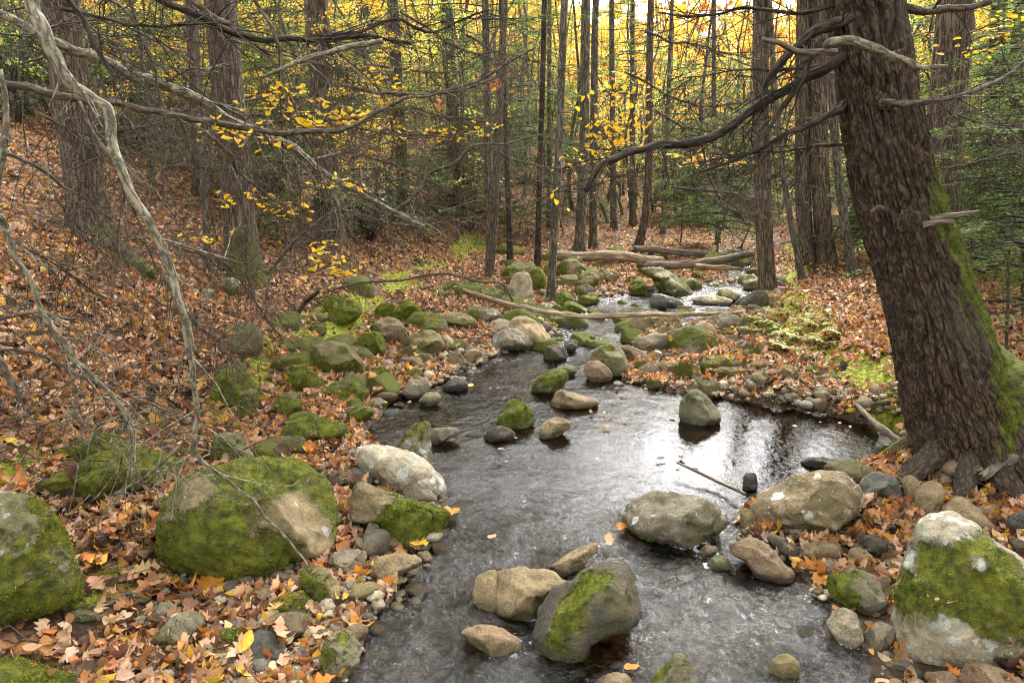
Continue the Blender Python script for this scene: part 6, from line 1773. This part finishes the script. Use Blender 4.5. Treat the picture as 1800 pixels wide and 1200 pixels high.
# ------------------------------------------------------------------ yellow leaf sprays
def spray(label, lines, Y, n, size, cols, seed, thick=2.0, flat=.34, name='beech_spray', group='yellow leaf sprays over the wood', droop=.0, spread=.05):
    size *= .80; spread *= 1.35; droop += .012
    rng = np.random.default_rng(seed)
    b = MB(); LP = []
    for pts in lines:
        P = spline(px_line(pts, Y), 24)
        r = thick / FPX * zdepth(P[0])
        V, F, T = tube(P, np.linspace(r, r * .3, 24), 5); b.add(V, F, T, moss=-1.5)
        m = n // len(lines)
        t = rng.uniform(.12, 1.0, m) * 22.99
        i = t.astype(int); q = P[i] + (P[i + 1] - P[i]) * (t - i)[:, None]
        lp = q + rng.standard_normal((m, 3)) * np.array([spread, spread * 1.6, .018 + droop]); LP.append(lp)
        lowtubes(b, q, (q + lp) / 2 + np.array([0, 0, .006]), lp, np.full(m, .0016), np.full(m, .0008), moss=-1.5)
    P = np.concatenate(LP); n = len(P)
    N = np.array([0, -.12, 1.0]) + rng.standard_normal((n, 3)) * flat
    lf = MB()
    scatter_leaves(lf, LEAF_BEECH, P, N, size * rng.uniform(.65, 1.3, n), rng.random(n) * 6.28, rng.normal(.2, .3, n), rng.normal(.2, .3, n), palette(n, cols, [3, 2, 1], rng, .12))
    c = P.mean(0); o = b.build(name, M_TWIG, loc=c)
    f = lf.build('foliage', M_YELLOW, parent=o); f.location = -c
    return tag(o, label, 'leafy branch', group)
YL = [(.80, .52, .02), (.82, .45, .02), (.72, .50, .06)]
spray('flat layered yellow spray between the sagging branch and the dark hemlock', [[(530, 224), (570, 214), (610, 210), (652, 205)], [(520, 228), (560, 226), (600, 220)], [(560, 214), (600, 204), (640, 198)]], 3.75, 80, .062, YL, 1)
spray('loose yellow spray beside the falling thin stem', [[(430, 178), (470, 172), (510, 175), (560, 172)], [(450, 165), (490, 160), (530, 180)], [(470, 185), (500, 190)]], 3.8, 60, .060, YL, 2)
spray('small yellow spray hanging on the sagging branch', [[(362, 218), (400, 232), (432, 244)], [(385, 225), (440, 236), (470, 240)]], 3.45, 36, .060, YL, 3)
spray('yellow spray low over the mossy footed hemlock', [[(380, 352), (420, 346), (460, 352), (502, 376)], [(440, 352), (480, 365), (510, 372)]], 3.65, 44, .055, YL, 4)
spray('thin line of yellow leaves at the foot of the slope hemlock', [[(350, 414), (385, 413), (418, 414)]], 3.9, 12, .055, YL, 5)
spray('yellow leaf fan above the olive boulder', [[(545, 480), (575, 470), (600, 466), (622, 470)], [(560, 440), (580, 438), (592, 446)], [(560, 482), (590, 484), (605, 480)]], 4.3, 44, .075, YL, 6, spread=.04)
spray('small yellow spray beside the branch that sweeps up', [[(590, 322), (610, 318), (638, 324)], [(560, 318), (580, 310)]], 4.2, 16, .06, YL, 7)
spray('few yellow leaves high against the straight dark hemlock', [[(655, 148), (680, 140), (706, 142)], [(650, 135), (690, 130)]], 5.2, 26, .07, YL, 8)
spray('row of yellow leaves across the middle of the wood', [[(660, 258), (700, 246), (750, 242), (800, 238)], [(690, 244), (740, 236), (800, 230)], [(800, 236), (840, 226), (870, 224)]], 6.5, 54, .085, YL, 9, spread=.07)
spray('bright yellow spray high over the curved end of the dead limb', [[(1065, 170), (1090, 158), (1120, 150), (1145, 148)], [(1075, 160), (1110, 140), (1130, 132)], [(1060, 160), (1100, 165), (1140, 168)]], 6.2, 80, .065, YL, 10, spread=.10, droop=.04, flat=.5)
spray('bright drooping yellow spray just above the curved end of the dead limb', [[(985, 400), (1000, 310), (1025, 255), (1060, 216), (1090, 200)], [(1040, 235), (1075, 218), (1105, 222)], [(1020, 250), (1050, 240), (1085, 245)], [(1050, 222), (1090, 232), (1125, 205)]], 6.2, 110, .068, YL, 11, spread=.08, droop=.06, flat=.6)
spray('yellow leaves strung below the curved end of the dead limb', [[(1010, 288), (1040, 278), (1065, 272)], [(1060, 272), (1090, 262), (1130, 255)]], 6.2, 34, .068, YL, 12, spread=.06, droop=.04, flat=.6)
spray('orange yellow spray near the slim hemlock on the bar', [[(1200, 290), (1240, 284), (1290, 290)], [(1180, 280), (1230, 275), (1260, 280)]], 9.5, 70, .11, [(.75, .38, .03), (.8, .45, .03), (.7, .3, .03)], 13, spread=.14)
spray('yellow leaf lines in the corner above the picture edge', [[(1700, 60), (1750, 40), (1800, 20)], [(1690, 90), (1730, 82), (1790, 50)]], 4.6, 50, .06, YL, 14, spread=.06)
spray('tuft of rusty oak leaves hanging at the end of the sagging branch', [[(862, 142), (872, 146), (876, 156)]], 3.85, 10, .05, [(.3, .10, .03), (.38, .14, .04), (.25, .08, .03)], 15, flat=1.2, spread=.02)
spray('rusty curled leaf cluster dangling in front of the straight dark hemlock', [[(764, 172), (768, 184), (770, 196)]], 5, 12, .06, [(.55, .22, .04), (.5, .2, .05), (.4, .16, .05)], 16, flat=1.2, spread=.02)

# ------------------------------------------------------------------ mountain laurel on the slope
LAU = [(.055, .10, .03), (.09, .15, .045), (.04, .075, .026)]
def laurel(px, py, Y, h, w, seed):
    rng = np.random.default_rng(seed)
    g = at(px, py, Y); g[2] = h1(g[0], g[1])
    b = MB(); P0, P1, P2 = [], [], []
    tips = []
    for k in range(26):
        az = rng.random() * 6.28; rad = w * rng.random() ** .6; z = h * rng.uniform(.35, 1.05)
        e = np.array([math.cos(az) * rad, math.sin(az) * rad, z]); m = e * np.array([.45, .45, .55]) + rng.normal(size=3) * .06
        P0.append(rng.normal(size=3) * .05 * np.array([1, 1, 0])); P1.append(m); P2.append(e); tips.append(e)
        for q in range(3):
            e2 = m + (e - m) * rng.uniform(.3, 1) + rng.normal(size=3) * .18
            P0.append(m); P1.append((m + e2) / 2 + rng.normal(size=3) * .03); P2.append(e2); tips.append(e2)
    lowtubes(b, np.array(P0) + g, np.array(P1) + g, np.array(P2) + g, np.full(len(P0), .009), np.full(len(P0), .003), moss=-1.5)
    tips = np.array(tips); n = 1500
    i = rng.integers(0, len(tips), n)
    P = g + tips[i] + rng.normal(size=(n, 3)) * np.array([.10, .10, .07])
    N = np.array([0, 0, .8]) + rng.normal(size=(n, 3)) * .55
    lf = MB(); scatter_leaves(lf, strip_leaf([0, .3, .7, 1], [.02, .17, .15, .01]), P, N, rng.uniform(.06, .10, n), rng.random(n) * 6.28, rng.normal(-.1, .2, n), rng.normal(.1, .2, n), palette(n, LAU, [2, 2, 1], rng))
    o = b.build('laurel_shrub', M_DARKWOOD, loc=g); f = lf.build('foliage', M_LAUREL, parent=o); f.location = -Vector(g)
    return o
for k, (px, py, Y, h, w, lab) in enumerate([
    (30, 225, 11, 1.3, .8, 'glossy dark green laurel at the very edge of the picture above the leaf slope'),
    (95, 225, 12, 1.5, .9, 'glossy laurel shrub directly behind the broad dark hemlock'),
    (230, 250, 11.5, 1.1, .9, 'low glossy laurel between the broad dark hemlock and the thin grey trunk'),
    (300, 250, 12.5, 1.4, .9, 'glossy laurel shrub beside the thin grey trunk'),
    (205, 215, 14, 1.7, 1.1, 'tall laurel thicket farther up behind the low one'),
    (475, 300, 11, 1.0, .8, 'laurel shrub between the mossy footed and the widest topped hemlock'),
    (650, 340, 11.2, 1.1, .9, 'small dark laurel under the straight dark hemlock'),
    (20, 180, 14, 1.8, 1.2, 'far laurel thicket in the upper corner of the slope')]):
    tag(laurel(px, py, Y, h, w, 70 + k), lab, 'shrub', 'laurel shrubs on the slope')

# ------------------------------------------------------------------ ferns and seedlings on the mossy bank
def fern(px, py, s, seed, label, cols=((.33, .34, .03), (.24, .28, .03), (.42, .38, .04))):
    rng = np.random.default_rng(seed); g = on_ground(px, py)
    b = MB(); P, N, yaw, sz = [], [], [], []
    BP, BD, BW = [], [], []
    for k in range(9):
        az = rng.random() * 6.28; d = np.array([math.cos(az), math.sin(az), 0]); l = s * rng.uniform(.7, 1.2)
        pts = np.array([g + d * l * u + np.array([0, 0, l * (.9 * u - .75 * u * u)]) for u in np.linspace(0, 1, 8)])
        V, F, T = tube(pts, np.linspace(.003, .001, 8), 3, cap=False); b.add(V, F, col=np.array(cols[1]))
        sd = np.cross(d, (0, 0, 1))
        for q in np.linspace(.18, .98, 13):
            i = q * 7; i0 = min(int(i), 6); p = pts[i0] + (pts[i0 + 1] - pts[i0]) * (i - i0)
            for sg in (-1, 1):
                BP.append(p); BD.append((sd * sg + d * .35 + np.array([0, 0, rng.normal() * .12])) * l * .30 * (1.08 - q)); BW.append(d * l * .042)
    BP, BD, BW = np.array(BP), np.array(BD), np.array(BW)
    V = np.stack([BP - BW * .6, BP + BD * .5 - BW, BP + BD, BP + BD * .5 + BW], 1).reshape(-1, 3)
    F = (np.arange(len(BP)) * 4)[:, None] + np.arange(4)[None]
    b.add(V, F, col=np.repeat(palette(len(BP), list(cols), [2, 1, 1], rng), 4, 0))
    tag(b.build('fern', M_YELLOW, loc=g), label, 'fern', 'ferns on the mossy bank')
for k, (px, py, s) in enumerate([(1352, 572, .30), (1385, 585, .34), (1412, 600, .34), (1440, 575, .30), (1395, 618, .30), (1425, 630, .26), (1455, 606, .24), (1330, 585, .24), (1370, 555, .26), (1480, 590, .22)]):
    fern(px, py, s, 200 + k, 'yellow green fern on the mossy edge of the bank beyond the pool' )
for k, (px, py, s) in enumerate([(750, 420, .35), (720, 440, .3), (735, 465, .26), (675, 425, .3)]):
    fern(px, py, s, 230 + k, 'fresh green fern clump on the leaf slope below the straight dark hemlock', ((.07, .16, .02), (.05, .12, .02), (.1, .2, .03)))

# ------------------------------------------------------------------ hemlock saplings close enough to point to
rs_ = np.random.default_rng(90)
for (px, py, sc, lab) in [
    (1770, 640, 1.1, 'bluish green hemlock sapling right behind the flank of the massive hemlock'),
    (1720, 560, 1.3, 'feathery hemlock sapling between the massive and the stout hemlock'),
    (1800, 560, 1.3, 'hemlock sapling at the picture edge behind the bluish one'),
    (1745, 500, 1.5, 'taller hemlock sapling before the dark straight trunk'),
    (1690, 500, 1.2, 'thin hemlock sapling beside the stout straight hemlock'),
    (1790, 480, 1.7, 'tall feathery hemlock sapling in the gap at the picture edge'),
    (1530, 470, 1.0, 'small hemlock sapling hidden behind the massive trunk'),
    (1260, 448, 1.5, 'drooping hemlock sapling over the log jam'),
    (1300, 440, 1.6, 'hemlock sapling beyond the root tangle'),
    (1195, 430, 1.5, 'hemlock sapling behind the bare log'),
    (450, 420, 1.0, 'small hemlock sapling beside the mossy footed hemlock'),
    (530, 440, 1.1, 'hemlock sapling left of the widest topped hemlock foot'),
    (620, 400, 1.2, 'hemlock sapling right of the widest topped hemlock foot'),
    (480, 360, 1.3, 'hemlock sapling behind the laurel of the mid slope'),
    (760, 400, 1.5, 'hemlock sapling between the straight and the leaning dark trunk'),
    (835, 410, 1.4, 'hemlock sapling beside the leaning dark trunk'),
    (915, 420, 1.4, 'hemlock sapling behind the slim black trunk'),
    (990, 415, 1.3, 'hemlock sapling behind the pale barked stem'),
    (270, 330, 1.1, 'hemlock sapling above the leaf slope beside the low laurel')]:
    g = on_ground(px, py, 30)
    stand('sapling', g[0], g[1], lab, 'sapling', 'hemlock saplings near the stream', rs_, sc)

# ------------------------------------------------------------------ unseen hemlocks added beside and behind the viewpoint to shade the stream
rc_ = np.random.default_rng(41)
for k in range(26):
    if k < 14: x, y = rc_.uniform(-8, 8), rc_.uniform(-9, -1.5)
    elif k < 18: x, y = rc_.uniform(-9.5, -6.5), rc_.uniform(-3, 2)
    else: x, y = rc_.uniform(5.5, 9.5), rc_.uniform(-1, 4.5)
    t = stand('hemlock', x, y, 'tall unseen hemlock added by the stream to shade it', 'tree', 'added shade hemlocks round the viewpoint', rc_, 1.35, 1.3)
for (x, y) in [(5.6, 4.6), (6.6, 6.2), (-5.4, 4.9), (-6.6, 6.4), (5.4, 2.6), (-5.6, 2.4)]:
    stand('hemlock', x, y, 'tall unseen hemlock added by the stream to shade it', 'tree', 'added shade hemlocks round the viewpoint', rc_, 1.65, 1.2)
